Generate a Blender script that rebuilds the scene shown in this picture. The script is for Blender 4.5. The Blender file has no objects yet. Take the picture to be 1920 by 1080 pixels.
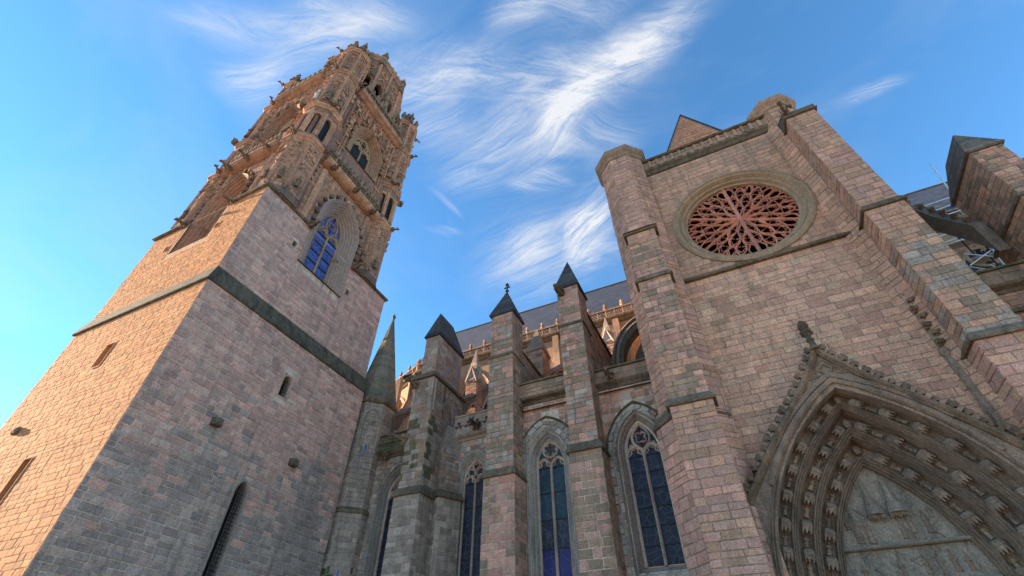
import bpy, math, random
from mathutils import Vector, Matrix
from mathutils.geometry import tessellate_polygon
R = math.radians; PI = math.pi; SC = bpy.context.scene; COL = SC.collection
random.seed(7)
# ------------------------------------------------------------------ camera
F_PX = 869.1; PITCH = 0.755771; ROLL = -0.0031217; YAW = 0.4407728
fw = Vector((-math.sin(YAW)*math.cos(PITCH), math.cos(YAW)*math.cos(PITCH), math.sin(PITCH)))
rt = Vector((math.cos(YAW), math.sin(YAW), 0)); up = rt.cross(fw)
cr_, sr_ = math.cos(ROLL), math.sin(ROLL)
rt, up = (rt*cr_+up*sr_), (up*cr_-rt*sr_)
cd = bpy.data.cameras.new('camera'); cam = bpy.data.objects.new('camera', cd); COL.objects.link(cam)
cd.sensor_width = 36; cd.lens = F_PX/1920*36; cd.clip_start = 0.1; cd.clip_end = 3000
M = Matrix((rt, up, -fw)).transposed().to_4x4(); M.translation = (0, 0, 1.6); cam.matrix_world = M
SC.camera = cam
def ray(px, py):
    v = rt*((px-960)/F_PX)+up*(-(py-540)/F_PX)+fw
    return v
def proj(p):
    q = Vector(p)-Vector((0, 0, 1.6)); z = q.dot(fw)
    return (960+F_PX*q.dot(rt)/z, 540-F_PX*q.dot(up)/z) if z > .1 else None
# ------------------------------------------------------------------ light, sky, exposure
SUN_EL = R(15); SUN_SLOPE = 0.13
sdir = Vector((-1, -SUN_SLOPE, 0)).normalized()*math.cos(SUN_EL)+Vector((0, 0, math.sin(SUN_EL)))   # towards the sun
sl = bpy.data.lights.new('sun', 'SUN'); sl.energy = 3.0; sl.angle = R(0.5); sl.color = (1.0, 0.74, 0.50)
so = bpy.data.objects.new('sun', sl); COL.objects.link(so); so.rotation_euler = sdir.to_track_quat('Z', 'Y').to_euler()
W = bpy.data.worlds.new('World'); SC.world = W; W.use_nodes = True
SKY_STRENGTH = 0.072; EXPOSURE = 2.8
SC.view_settings.view_transform = 'Standard'; SC.view_settings.look = 'None'
SC.view_settings.exposure = EXPOSURE; SC.view_settings.gamma = 1; SC.view_settings.use_curve_mapping = False
def world_nodes():
    nt = W.node_tree; N = nt.nodes; L = nt.links; N.clear()
    out = N.new('ShaderNodeOutputWorld'); bg = N.new('ShaderNodeBackground'); L.new(bg.outputs[0], out.inputs[0])
    sky = N.new('ShaderNodeTexSky'); sky.sky_type = 'NISHITA'; sky.sun_disc = False
    sky.sun_elevation = SUN_EL; sky.sun_rotation = math.atan2(sdir.x, sdir.y); sky.altitude = 600
    sky.air_density = 0.9; sky.dust_density = 0.0; sky.ozone_density = 1.6
    bg.inputs[1].default_value = SKY_STRENGTH
    def math_(op, a, b=None, clamp=False):
        n = N.new('ShaderNodeMath'); n.operation = op; n.use_clamp = clamp
        for i, x in enumerate((a, b)):
            if x is None: continue
            if isinstance(x, (int, float)): n.inputs[i].default_value = x
            else: L.new(x, n.inputs[i])
        return n.outputs[0]
    tc = N.new('ShaderNodeTexCoord'); sp = N.new('ShaderNodeSeparateXYZ'); L.new(tc.outputs['Generated'], sp.inputs[0])
    zz = math_('MAXIMUM', sp.outputs[2], 0.02)
    cb = N.new('ShaderNodeCombineXYZ'); L.new(math_('DIVIDE', sp.outputs[0], zz), cb.inputs[0]); L.new(math_('DIVIDE', sp.outputs[1], zz), cb.inputs[1])
    P0 = cb.outputs[0]
    def noise(vec, scale, det=6, rough=.6, dist=0.0, col=False):
        n = N.new('ShaderNodeTexNoise'); n.inputs['Scale'].default_value = scale; n.inputs['Detail'].default_value = det
        n.inputs['Roughness'].default_value = rough; n.inputs['Distortion'].default_value = dist; L.new(vec, n.inputs['Vector'])
        return n.outputs['Color' if col else 'Fac']
    def vm(op, a, b, s=None):
        n = N.new('ShaderNodeVectorMath'); n.operation = op; L.new(a, n.inputs[0])
        if b is not None:
            if isinstance(b, tuple): n.inputs[1].default_value = b
            else: L.new(b, n.inputs[1])
        if s is not None: n.inputs['Scale'].default_value = s
        return n.outputs[0]
    w1 = vm('SCALE', vm('SUBTRACT', noise(P0, 1.7, 2, .5, 0, True), (.5, .5, .5)), None, .25)
    w2 = vm('SCALE', vm('SUBTRACT', noise(P0, 6, 4, .6, 0, True), (.5, .5, .5)), None, .035)
    P = vm('ADD', vm('ADD', P0, w1), w2)
    def g2(px, py):
        v = ray(px, py); return (v.x/v.z, v.y/v.z)
    # cirrus bands given by their two ends and half width on the cloud layer
    bands = CLOUDS
    tot = None
    for (ax, ay, bx, by, wpx, amp) in bands:
        a = g2(ax, ay); b = g2(bx, by); c = ((a[0]+b[0])/2, (a[1]+b[1])/2)
        ang = math.atan2(b[1]-a[1], b[0]-a[0]); ln = max(.02, math.hypot(b[0]-a[0], b[1]-a[1])/2)
        # half width: move wpx pixels across the band
        dx, dy = bx-ax, by-ay; l = math.hypot(dx, dy); mx, my = (ax+bx)/2, (ay+by)/2
        e = g2(mx-dy/l*wpx, my+dx/l*wpx); wd = abs(-(e[0]-c[0])*math.sin(ang)+(e[1]-c[1])*math.cos(ang))
        mp = N.new('ShaderNodeMapping'); mp.vector_type = 'TEXTURE'
        mp.inputs['Location'].default_value = (c[0], c[1], 0); mp.inputs['Rotation'].default_value = (0, 0, ang); mp.inputs['Scale'].default_value = (ln*1.15, max(wd, .012), 1)
        L.new(P, mp.inputs['Vector'])
        ln_ = N.new('ShaderNodeVectorMath'); ln_.operation = 'LENGTH'; L.new(mp.outputs[0], ln_.inputs[0])
        mr = N.new('ShaderNodeMapRange'); mr.interpolation_type = 'SMOOTHERSTEP'; L.new(ln_.outputs['Value'], mr.inputs[0])
        mr.inputs[1].default_value = 1.25; mr.inputs[2].default_value = 0.0; mr.inputs[3].default_value = 0; mr.inputs[4].default_value = 1
        # fibres along the band
        mf = N.new('ShaderNodeMapping'); mf.vector_type = 'TEXTURE'; mf.inputs['Rotation'].default_value = (0, 0, ang+.25)
        mf.inputs['Scale'].default_value = (1.3, .2, 1); L.new(P, mf.inputs['Vector'])
        fb = noise(mf.outputs[0], 6.0, 10, .74, .9)
        fr = N.new('ShaderNodeMapRange'); L.new(fb, fr.inputs[0]); fr.inputs[1].default_value = .40; fr.inputs[2].default_value = .70; fr.inputs[3].default_value = .12
        t = math_('MULTIPLY', math_('MULTIPLY', mr.outputs[0], fr.outputs[0]), amp)
        tot = t if tot is None else math_('ADD', tot, t)
    veil = N.new('ShaderNodeMapRange'); L.new(noise(P, 1.3, 5, .6, .5), veil.inputs[0]); veil.inputs[1].default_value = .48; veil.inputs[2].default_value = .8; veil.inputs[4].default_value = .22
    dens = math_('MULTIPLY', math_('ADD', tot, veil.outputs[0]), 1.0, True)
    lowfade = N.new('ShaderNodeMapRange'); L.new(sp.outputs[2], lowfade.inputs[0]); lowfade.inputs[1].default_value = .12; lowfade.inputs[2].default_value = .4
    dens = math_('MULTIPLY', dens, lowfade.outputs[0])
    hs = N.new('ShaderNodeHueSaturation'); hs.inputs['Saturation'].default_value = 1.2; L.new(sky.outputs[0], hs.inputs['Color'])
    tint = N.new('ShaderNodeMix'); tint.data_type = 'RGBA'; tint.blend_type = 'MULTIPLY'; tint.inputs[0].default_value = 1
    L.new(hs.outputs[0], tint.inputs[6]); tint.inputs[7].default_value = (0.80, 0.90, 0.90, 1)
    mx = N.new('ShaderNodeMix'); mx.data_type = 'RGBA'; L.new(dens, mx.inputs[0]); L.new(tint.outputs[2], mx.inputs[6]); mx.inputs[7].default_value = CLOUD_COL
    L.new(mx.outputs[2], bg.inputs[0])
CLOUD_COL = (1.75, 1.8, 1.9, 1)
CLOUDS = [  # image-measured ends, half width in px, amount
    (940, 290, 1320, 20, 45, 1.0), (1060, 140, 1320, 40, 40, .8), (900, 190, 1180, 150, 75, .8), (760, 130, 960, 130, 60, .8), (960, 330, 1130, 130, 45, .8),
    (900, 60, 1010, 10, 60, .7), (1100, 100, 1340, 10, 40, .7), (1000, 250, 1200, 240, 40, .5), (940, 320, 1050, 330, 28, .7),
    (800, 330, 1260, 60, 210, .16), (900, 560, 1120, 400, 110, .5), (820, 340, 1000, 200, 70, .6), (700, 230, 860, 60, 80, .5), (920, 40, 1200, 10, 60, .55), (1080, 420, 1160, 250, 60, .4), (900, 540, 1060, 400, 50, .5),
    (430, 190, 560, 100, 60, .8), (500, 130, 740, 20, 60, .7), (380, 60, 800, 10, 50, .5), (330, 50, 520, 20, 40, .4), (780, 260, 860, 180, 60, .5),
    (1060, 490, 1140, 360, 60, 1.5), (960, 500, 1030, 420, 30, .6), (1540, 210, 1680, 155, 22, .6), (800, 330, 860, 400, 10, .6), (780, 420, 860, 435, 10, .4),
    (1040, 500, 1180, 470, 40, .7), (640, 60, 800, 20, 40, .6)]
world_nodes()

# ------------------------------------------------------------------ materials
MATS = {}
def nmat(name):
    m = bpy.data.materials.new(name); m.use_nodes = True; nt = m.node_tree; b = nt.nodes['Principled BSDF']; MATS[name] = m
    return m, nt, nt.nodes, nt.links, b
def stone(name, cols, stain=(.09, .085, .08), st=.5, moss=0.0, soot=0.0, bump=1.0, brick=None, rough=.92, orange=0.0, grain=1.0):
    m, nt, N, L, b = nmat(name); b.inputs['Roughness'].default_value = rough; b.inputs['Specular IOR Level'].default_value = .25
    g = N.new('ShaderNodeNewGeometry'); oi = N.new('ShaderNodeObjectInfo')
    def mth(op, a, c=None):
        n = N.new('ShaderNodeMath'); n.operation = op
        for i, x in enumerate((a, c)):
            if x is None: continue
            if isinstance(x, (int, float)): n.inputs[i].default_value = x
            else: L.new(x, n.inputs[i])
        return n.outputs[0]
    def noise(scale, det=5, rg=.6, dist=0, vec=None):
        n = N.new('ShaderNodeTexNoise'); n.inputs['Scale'].default_value = scale; n.inputs['Detail'].default_value = det
        n.inputs['Roughness'].default_value = rg; n.inputs['Distortion'].default_value = dist; L.new(vec or g.outputs['Position'], n.inputs['Vector']); return n.outputs['Fac']
    def mr(x, a, c, lo=0, hi=1):
        n = N.new('ShaderNodeMapRange'); L.new(x, n.inputs[0])
        for i, v in enumerate((a, c, lo, hi)): n.inputs[i+1].default_value = v
        return n.outputs[0]
    def mix(f, A, B, bt='MIX'):
        n = N.new('ShaderNodeMix'); n.data_type = 'RGBA'; n.blend_type = bt
        for i, v in ((0, f), (6, A), (7, B)):
            if isinstance(v, (int, float)): n.inputs[i].default_value = v
            elif isinstance(v, tuple): n.inputs[i].default_value = (*v[:3], 1)
            else: L.new(v, n.inputs[i])
        return n.outputs[2]
    rnd = mth('FRACT', mth('ADD', g.outputs['Random Per Island'], oi.outputs['Random']))
    if brick:
        vx = N.new('ShaderNodeTexVoronoi'); vx.inputs['Scale'].default_value = 1; mpv = N.new('ShaderNodeMapping'); mpv.inputs['Scale'].default_value = brick
        L.new(g.outputs['Position'], mpv.inputs[0]); L.new(mpv.outputs[0], vx.inputs['Vector'])
        sx = N.new('ShaderNodeSeparateColor'); L.new(vx.outputs['Color'], sx.inputs[0]); rnd = sx.outputs[0]
    cr = N.new('ShaderNodeValToRGB'); L.new(rnd, cr.inputs[0]); e = cr.color_ramp.elements
    while len(e) < len(cols): e.new(.5)
    if len(cols) == 1: cols = cols*2
    for i, c in enumerate(cols): e[i].position = i/(len(cols)-1) if len(cols) > 1 else 0; e[i].color = (*c, 1)
    col = cr.outputs[0]
    r2 = mr(mth('FRACT', mth('MULTIPLY', rnd, 7.31)), 0, 1, .80, 1.17); cv = N.new('ShaderNodeCombineColor'); [L.new(r2, cv.inputs[i]) for i in range(3)]
    if len(set(cols)) > 1: col = mix(1.0, col, cv.outputs[0], 'MULTIPLY')
    pos = N.new('ShaderNodeMapping'); pos.inputs['Scale'].default_value = (1, 1, .55); L.new(g.outputs['Position'], pos.inputs[0])
    n1 = noise(.45, 6, .65, .6, pos.outputs[0]); n2 = noise(3.2, 6, .7, .4); n3 = noise(17, 5, .7)
    col = mix(mth('MULTIPLY', mr(n1, .45, .68), st), col, stain)
    col = mix(mth('MULTIPLY', mr(n2, .56, .74), .55*st), col, stain)
    sk = N.new('ShaderNodeMapping'); sk.inputs['Scale'].default_value = (2.2, 2.2, .14); L.new(g.outputs['Position'], sk.inputs[0])
    col = mix(mth('MULTIPLY', mr(noise(1.0, 6, .7, .3, sk.outputs[0]), .50, .64), .95*st), col, tuple(c*.75 for c in stain))
    if soot: col = mix(mth('MULTIPLY', mr(noise(1.1, 7, .75, 1.2, pos.outputs[0]), .47, .6), soot), col, (.022, .021, .020))
    if moss: col = mix(mth('MULTIPLY', mr(noise(.9, 6, .7, .8), .45, .62), moss), col, (.055, .075, .030))
    if orange: col = mix(mth('MULTIPLY', mr(noise(.7, 6, .7, .8), .5, .66), orange), col, (.34, .20, .11))
    col = mix(mth('MULTIPLY', mr(noise(5.0, 5, .85), .60, .68), .38), col, (.46, .44, .41))   # pale lichen flecks
    gv = mr(n3, .3, .7, 1-.45*grain, 1+.45*grain); cc = N.new('ShaderNodeCombineColor'); [L.new(gv, cc.inputs[i]) for i in range(3)]
    col = mix(1.0, col, cc.outputs[0], 'MULTIPLY')
    gv2 = mr(n2, .3, .7, .8, 1.2); cc2 = N.new('ShaderNodeCombineColor'); [L.new(gv2, cc2.inputs[i]) for i in range(3)]
    col = mix(1.0, col, cc2.outputs[0], 'MULTIPLY')
    L.new(col, b.inputs['Base Color'])
    bp = N.new('ShaderNodeBump'); bp.inputs['Strength'].default_value = .8*bump; bp.inputs['Distance'].default_value = .05
    hsum = mth('ADD', mth('MULTIPLY', n2, 1.3), mth('MULTIPLY', n3, .5))
    L.new(hsum, bp.inputs['Height']); L.new(bp.outputs[0], b.inputs['Normal'])
    return m
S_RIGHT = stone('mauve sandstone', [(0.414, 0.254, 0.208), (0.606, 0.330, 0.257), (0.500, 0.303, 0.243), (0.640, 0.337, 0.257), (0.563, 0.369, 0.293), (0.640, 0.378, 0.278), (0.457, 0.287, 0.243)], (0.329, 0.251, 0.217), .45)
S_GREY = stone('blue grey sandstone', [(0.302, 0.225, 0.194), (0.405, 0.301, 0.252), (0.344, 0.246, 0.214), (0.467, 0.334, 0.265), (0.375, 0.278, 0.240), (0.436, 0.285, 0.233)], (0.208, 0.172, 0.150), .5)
S_LIT = stone('sunlit orange tower sandstone', [(0.462, 0.187, 0.074), (0.470, 0.215, 0.084), (0.433, 0.169, 0.066), (0.470, 0.232, 0.094), (0.470, 0.196, 0.079)], (0.410, 0.179, 0.073), .35, grain=.8)  # stone of the sunny tower face, sunlight's orange put into its colour
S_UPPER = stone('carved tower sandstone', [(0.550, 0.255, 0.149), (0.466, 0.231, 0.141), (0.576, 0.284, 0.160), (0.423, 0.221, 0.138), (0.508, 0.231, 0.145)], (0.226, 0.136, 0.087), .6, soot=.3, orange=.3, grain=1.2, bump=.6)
S_UPD = stone('shade darkened tower sandstone', [(0.273, 0.135, 0.091), (0.231, 0.122, 0.087), (0.286, 0.150, 0.097), (0.210, 0.117, 0.084), (0.252, 0.122, 0.089)], (0.112, 0.072, 0.053), .6, soot=.3, orange=.3, grain=1.2, bump=.6)  # darker copy of the carved stone, recess shade put into its colour
S_CARVE = stone('dark weathered carving', [(0.242, 0.150, 0.099), (0.303, 0.181, 0.115), (0.207, 0.132, 0.088)], (0.095, 0.070, 0.046), .7, soot=.45, moss=.25, orange=.2)
S_TRAN = stone('beige pink sandstone', [(0.634, 0.349, 0.224), (0.617, 0.312, 0.205), (0.634, 0.374, 0.235), (0.634, 0.323, 0.208), (0.634, 0.400, 0.250), (0.483, 0.247, 0.171), (0.634, 0.354, 0.224), (0.573, 0.293, 0.197)], (0.379, 0.238, 0.174), .35)
S_TRUP = stone('grey brown sandstone', [(0.498, 0.270, 0.173), (0.552, 0.298, 0.187), (0.472, 0.257, 0.165), (0.593, 0.294, 0.183), (0.525, 0.294, 0.187)], (0.320, 0.216, 0.147), .55)
S_BUTT = stone('grey green sandstone', [(0.379, 0.243, 0.163), (0.345, 0.224, 0.152), (0.425, 0.263, 0.176), (0.447, 0.243, 0.159), (0.367, 0.237, 0.159), (0.327, 0.211, 0.146)], (0.210, 0.166, 0.115), .5, moss=.16, soot=.15)
S_PINKB = stone('pink buttress sandstone', [(0.549, 0.275, 0.199), (0.487, 0.272, 0.199), (0.586, 0.291, 0.206), (0.461, 0.258, 0.191), (0.611, 0.321, 0.226), (0.524, 0.249, 0.180)], (0.296, 0.207, 0.163), .4)
S_PALE = stone('pale grey limestone', [(0.588, 0.436, 0.339), (0.640, 0.498, 0.382), (0.529, 0.390, 0.306), (0.640, 0.428, 0.319)], (0.283, 0.236, 0.199), .5, soot=.12)
S_TURR = stone('grey ashlar', [(0.423, 0.320, 0.253), (0.495, 0.369, 0.285), (0.383, 0.289, 0.227), (0.464, 0.352, 0.278)], (0.218, 0.179, 0.151), .5, moss=.15, soot=.2)
S_MOSS = stone('mossy stone', [(0.169, 0.147, 0.083), (0.202, 0.166, 0.094), (0.157, 0.132, 0.083)], (0.090, 0.089, 0.043), .6, moss=.75, soot=.2)
S_BELT = stone('black lichened stone', [(0.164, 0.130, 0.090), (0.200, 0.155, 0.108), (0.238, 0.185, 0.125)], (0.077, 0.061, 0.044), .6, moss=.4, soot=.7)
S_DRIP = stone('dark moulded stone', [(0.195, 0.137, 0.090), (0.242, 0.167, 0.108)], (0.099, 0.073, 0.048), .6, soot=.5, moss=.2)
S_PORT = stone('weathered portal stone', [(0.291, 0.198, 0.137), (0.334, 0.227, 0.155), (0.255, 0.173, 0.121)], (0.149, 0.109, 0.085), .6, soot=.3, orange=.06)
S_TYMP = stone('tympanum stone', [(0.313, 0.245, 0.185), (0.292, 0.230, 0.176)], (0.173, 0.140, 0.106), .6, orange=.10, soot=.2)
S_ROSE = stone('pink rose tracery stone', [(0.600, 0.254, 0.169), (0.600, 0.230, 0.158), (0.600, 0.284, 0.190)], (0.399, 0.174, 0.130), .35)
S_RING = stone('buff ring stone', [(0.457, 0.290, 0.176), (0.398, 0.261, 0.158), (0.492, 0.313, 0.190), (0.363, 0.247, 0.155)], (0.234, 0.179, 0.115), .45, moss=.12)
S_FLY = stone('flyer grey stone', [(0.190, 0.144, 0.111), (0.231, 0.174, 0.132), (0.258, 0.179, 0.132)], (0.108, 0.088, 0.067), .6, moss=.2, soot=.3)
S_MORT = stone('lime mortar', [(0.620, 0.519, 0.407), (0.602, 0.448, 0.355)], (0.313, 0.234, 0.181), .8)
S_MORTD = stone('dark mortar', [(0.339, 0.250, 0.191), (0.303, 0.226, 0.174)], (0.157, 0.117, 0.091), .7)
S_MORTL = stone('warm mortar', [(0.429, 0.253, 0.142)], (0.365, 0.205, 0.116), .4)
S_BRICKRED = stone('red gable sandstone', [(0.518, 0.220, 0.129), (0.454, 0.194, 0.117), (0.571, 0.265, 0.157)], (0.252, 0.146, 0.095), .4)
S_CLER = stone('clerestory sandstone', [(0.411, 0.261, 0.169), (0.364, 0.233, 0.156), (0.435, 0.290, 0.191), (0.333, 0.204, 0.143)], (0.252, 0.171, 0.119), .4, brick=(0.600, 0.600, 0.600), orange=.2)
def slate_mat():
    m, nt, N, L, b = nmat('slate'); g = N.new('ShaderNodeNewGeometry'); sp = N.new('ShaderNodeSeparateXYZ'); L.new(g.outputs['Position'], sp.inputs[0])
    cb = N.new('ShaderNodeCombineXYZ'); L.new(sp.outputs[0], cb.inputs[0]); L.new(sp.outputs[2], cb.inputs[1])
    bt = N.new('ShaderNodeTexBrick'); L.new(cb.outputs[0], bt.inputs['Vector']); bt.inputs['Scale'].default_value = 1; bt.inputs['Brick Width'].default_value = .7; bt.inputs['Row Height'].default_value = .55
    bt.inputs['Mortar Size'].default_value = .045; bt.inputs['Color1'].default_value = (.014, .018, .028, 1); bt.inputs['Color2'].default_value = (.07, .078, .10, 1); bt.inputs['Mortar'].default_value = (.015, .016, .022, 1)
    n = N.new('ShaderNodeTexNoise'); n.inputs['Scale'].default_value = 2.5; n.inputs['Detail'].default_value = 6; L.new(g.outputs['Position'], n.inputs['Vector'])
    mx = N.new('ShaderNodeMix'); mx.data_type = 'RGBA'; L.new(n.outputs['Fac'], mx.inputs[0]); L.new(bt.outputs['Color'], mx.inputs[6]); mx.inputs[7].default_value = (.035, .04, .052, 1)
    L.new(mx.outputs[2], b.inputs['Base Color']); b.inputs['Roughness'].default_value = .55
    bp = N.new('ShaderNodeBump'); bp.inputs['Strength'].default_value = .8; bp.inputs['Distance'].default_value = .04; L.new(bt.outputs['Fac'], bp.inputs['Height']); bp.invert = True; L.new(bp.outputs[0], b.inputs['Normal'])
    return m
SLATE = slate_mat()
def glass(name, c1, c2, scale=2.5, rough=.25, lead=True, spec=.5):
    m, nt, N, L, b = nmat(name); g = N.new('ShaderNodeNewGeometry')
    n = N.new('ShaderNodeTexNoise'); n.inputs['Scale'].default_value = scale*.5; n.inputs['Detail'].default_value = 4; L.new(g.outputs['Position'], n.inputs['Vector'])
    cr = N.new('ShaderNodeValToRGB'); L.new(n.outputs['Fac'], cr.inputs[0]); e = cr.color_ramp.elements; e[0].position = .35; e[1].position = .65; e[0].color = (*c1, 1); e[1].color = (*c2, 1)
    v = N.new('ShaderNodeTexVoronoi'); v.feature = 'DISTANCE_TO_EDGE'; v.inputs['Scale'].default_value = scale; L.new(g.outputs['Position'], v.inputs['Vector'])
    mr = N.new('ShaderNodeMapRange'); L.new(v.outputs['Distance'], mr.inputs[0]); mr.inputs[1].default_value = .02; mr.inputs[2].default_value = .05; mr.inputs[3].default_value = .55 if lead else 0; mr.inputs[4].default_value = 0
    mx = N.new('ShaderNodeMix'); mx.data_type = 'RGBA'; L.new(mr.outputs[0], mx.inputs[0]); L.new(cr.outputs[0], mx.inputs[6]); mx.inputs[7].default_value = (.09, .09, .11, 1)
    L.new(mx.outputs[2], b.inputs['Base Color']); b.inputs['Roughness'].default_value = rough; b.inputs['Specular IOR Level'].default_value = spec
    bp = N.new('ShaderNodeBump'); bp.inputs['Strength'].default_value = .3; bp.inputs['Distance'].default_value = .02; L.new(n.outputs['Fac'], bp.inputs['Height']); L.new(bp.outputs[0], b.inputs['Normal'])
    return m
G_BLUE = glass('bright blue glazing', (.022, .03, .14), (.08, .10, .36), 5.0, .3, True)
G_DARK = glass('dark leaded glass', (.010, .010, .022), (.026, .025, .045), 2.2, .5, True, .3)
G_TEAL = glass('green blue leaded glass', (.01, .03, .04), (.02, .05, .07), 2.2, .5, True, .3)
G_VIOL = glass('violet leaded glass', (.02, .012, .10), (.035, .03, .16), 2.2, .5, True, .3)
G_ROSE = glass('rose window glass', (.10, .13, .28), (.20, .24, .48), 1.8, .2, False)
def plain(name, c, rough=.6, metal=0.0):
    m, nt, N, L, b = nmat(name); b.inputs['Base Color'].default_value = (*c, 1); b.inputs['Roughness'].default_value = rough; b.inputs['Metallic'].default_value = metal; return m
BLACK = plain('interior shade black', (.006, .006, .007), .9); IRON = plain('black iron', (.02, .02, .022), .5, .6); STEEL = plain('galvanised steel', (.6, .6, .6), .45, .3)  # BLACK: near-black colour standing in for shade inside openings
WHITE = stone('pale figure stone', [(.50, .45, .36)], (.35, .3, .22), .4); PLANK = plain('scaffold board', (.45, .40, .32), .8)

# ------------------------------------------------------------------ mesh helpers
class Frame:
    def __init__(s, o, U): s.o = Vector(o); s.U = Vector(U).normalized(); s.W = Vector((0, 0, 1)); s.N = s.U.cross(s.W)
    def p(s, u, d, v): return s.o+s.U*u+s.N*d+s.W*v
FX = lambda y: Frame((0, y, 0), (1, 0, 0))      # faces the square (u = x)
FY = lambda x: Frame((x, 0, 0), (0, 1, 0))      # faces right (u = y)
FYL = lambda x: Frame((x, 0, 0), (0, -1, 0))    # faces left (u = -y)
class MB:
    def __init__(s): s.v = []; s.f = []; s.m = []
    def add(s, vs, fs, mi=0):
        n = len(s.v); s.v += [tuple(x) for x in vs]; s.f += [tuple(i+n for i in f) for f in fs]; s.m += [mi]*len(fs); return s
    def box(s, F, u0, u1, d0, d1, v0, v1, mi=0):
        P = [F.p(u, d, v) for v in (v0, v1) for d in (d0, d1) for u in (u0, u1)]
        return s.add(P, [(0, 1, 3, 2), (4, 6, 7, 5), (0, 4, 5, 1), (2, 3, 7, 6), (0, 2, 6, 4), (1, 5, 7, 3)], mi)
    def prism(s, F, poly, d0, d1, mi=0, holes=()):
        loops = [list(poly)]+[list(h) for h in holes]; flat = [q for l in loops for q in l]
        tr = tessellate_polygon([[Vector((u, v, 0)) for u, v in l] for l in loops]); n = len(flat)
        vs = [F.p(u, d1, v) for u, v in flat]; fs = [tuple(t) for t in tr]
        if d0 is not None:
            vs += [F.p(u, d0, v) for u, v in flat]; fs += [tuple(i+n for i in t[::-1]) for t in tr]; k = 0
            for l in loops:
                m = len(l); fs += [(k+i, k+(i+1) % m, k+(i+1) % m+n, k+i+n) for i in range(m)]; k += m
        return s.add(vs, fs, mi)
    def sweep(s, path, prof, to3, closed=False, cprof=True, mi=0, sgn=1):
        n = len(path); m = len(prof); vs = []; fs = []
        for i, (a, b) in enumerate(path):
            if closed: p0, p1 = path[i-1], path[(i+1) % n]
            else: p0, p1 = path[max(0, i-1)], path[min(n-1, i+1)]
            d1 = Vector((a-p0[0], b-p0[1])); d2 = Vector((p1[0]-a, p1[1]-b))
            if d1.length < 1e-6: d1 = d2
            if d2.length < 1e-6: d2 = d1
            d1.normalize(); d2.normalize(); n1 = Vector((-d1.y, d1.x)); n2 = Vector((-d2.y, d2.x)); nn = n1+n2
            if nn.length < 1e-4: nn = n1
            nn = nn.normalized(); nn = nn/max(.35, nn.dot(n1))*sgn
            vs += [to3(a+nn.x*o, b+nn.y*o, h) for o, h in prof]
        for i in range(n if closed else n-1):
            j = (i+1) % n
            for k in range(m if cprof else m-1):
                l = (k+1) % m; fs.append((i*m+k, j*m+k, j*m+l, i*m+l))
        if not closed and cprof: fs += [tuple(range(m)), tuple(reversed(range((n-1)*m, n*m)))]
        return s.add(vs, fs, mi)
    def rib(s, F, path, w, d0, d1, closed=False, mi=0):   # chamfered rib lying in the wall plane
        return s.sweep(path, [(-w/2, d0), (-w/2, d0+(d1-d0)*.6), (0, d1), (w/2, d0+(d1-d0)*.6), (w/2, d0)], lambda a, b, h: F.p(a, h, b), closed, True, mi)
    def loft(s, rings, cap=True, mi=0):
        m = len(rings[0]); vs = [q for r in rings for q in r]; fs = []
        for i in range(len(rings)-1):
            fs += [(i*m+k, i*m+(k+1) % m, (i+1)*m+(k+1) % m, (i+1)*m+k) for k in range(m)]
        if cap: fs += [tuple(reversed(range(m))), tuple(range((len(rings)-1)*m, len(rings)*m))]
        return s.add(vs, fs, mi)
    def ngon(s, c, levels, n=8, rot=PI/8, mi=0, cap=True):   # levels: (apothem, z)
        k = 1/math.cos(PI/n)
        return s.loft([[(c[0]+a*k*math.cos(rot+2*PI*i/n), c[1]+a*k*math.sin(rot+2*PI*i/n), z) for i in range(n)] for a, z in levels], cap, mi)
    def tube(s, a, b, r, n=6, mi=0, r2=None):
        a = Vector(a); b = Vector(b); d = (b-a).normalized(); x = d.orthogonal().normalized(); y = d.cross(x); r2 = r if r2 is None else r2
        return s.loft([[a+(x*math.cos(t)+y*math.sin(t))*r for t in [2*PI*i/n for i in range(n)]], [b+(x*math.cos(t)+y*math.sin(t))*r2 for t in [2*PI*i/n for i in range(n)]]], True, mi)
    def hull_box(s, c, sx, sy, sz, j=0, mi=0):
        P = [(c[0]+a*sx*(1+random.uniform(-j, j)), c[1]+b*sy*(1+random.uniform(-j, j)), c[2]+e*sz*(1+random.uniform(-j, j))) for e in (-1, 1) for b in (-1, 1) for a in (-1, 1)]
        return s.add(P, [(0, 1, 3, 2), (4, 6, 7, 5), (0, 4, 5, 1), (2, 3, 7, 6), (0, 2, 6, 4), (1, 5, 7, 3)], mi)
    def mesh(s, name, mats):
        me = bpy.data.meshes.new(name); me.from_pydata(s.v, [], s.f)
        for m in (mats if isinstance(mats, (list, tuple)) else [mats]): me.materials.append(m)
        if any(s.m): me.polygons.foreach_set('material_index', s.m)
        me.update(); return me
    def obj(s, name, mats, parent=None, kind=None, label=None):
        o = bpy.data.objects.new(name, s.mesh(name, mats)); return link(o, parent, kind, label)
def link(o, parent=None, kind=None, label=None):
    COL.objects.link(o)
    if parent is not None:
        o.parent = parent; o.matrix_parent_inverse = pinv(parent)
    if kind: o['kind'] = kind
    if label: o['label'] = label
    return o
PM = {}
def wm(o):   # world matrix without a depsgraph update
    m = o.matrix_basis.copy()
    return wm(o.parent) @ o.matrix_parent_inverse @ m if o.parent else m
def pinv(p): return wm(p).inverted()
def inst(name, me, parent, mat, kind=None, label=None):
    o = bpy.data.objects.new(name, me); o.matrix_basis = mat; return link(o, parent, kind, label)
def thing(name, loc, label, cat, group=None):
    o = bpy.data.objects.new(name, None); COL.objects.link(o); o.location = loc; o.empty_display_size = .5
    o['label'] = label; o['category'] = cat
    if group: o['group'] = group
    return o
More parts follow.
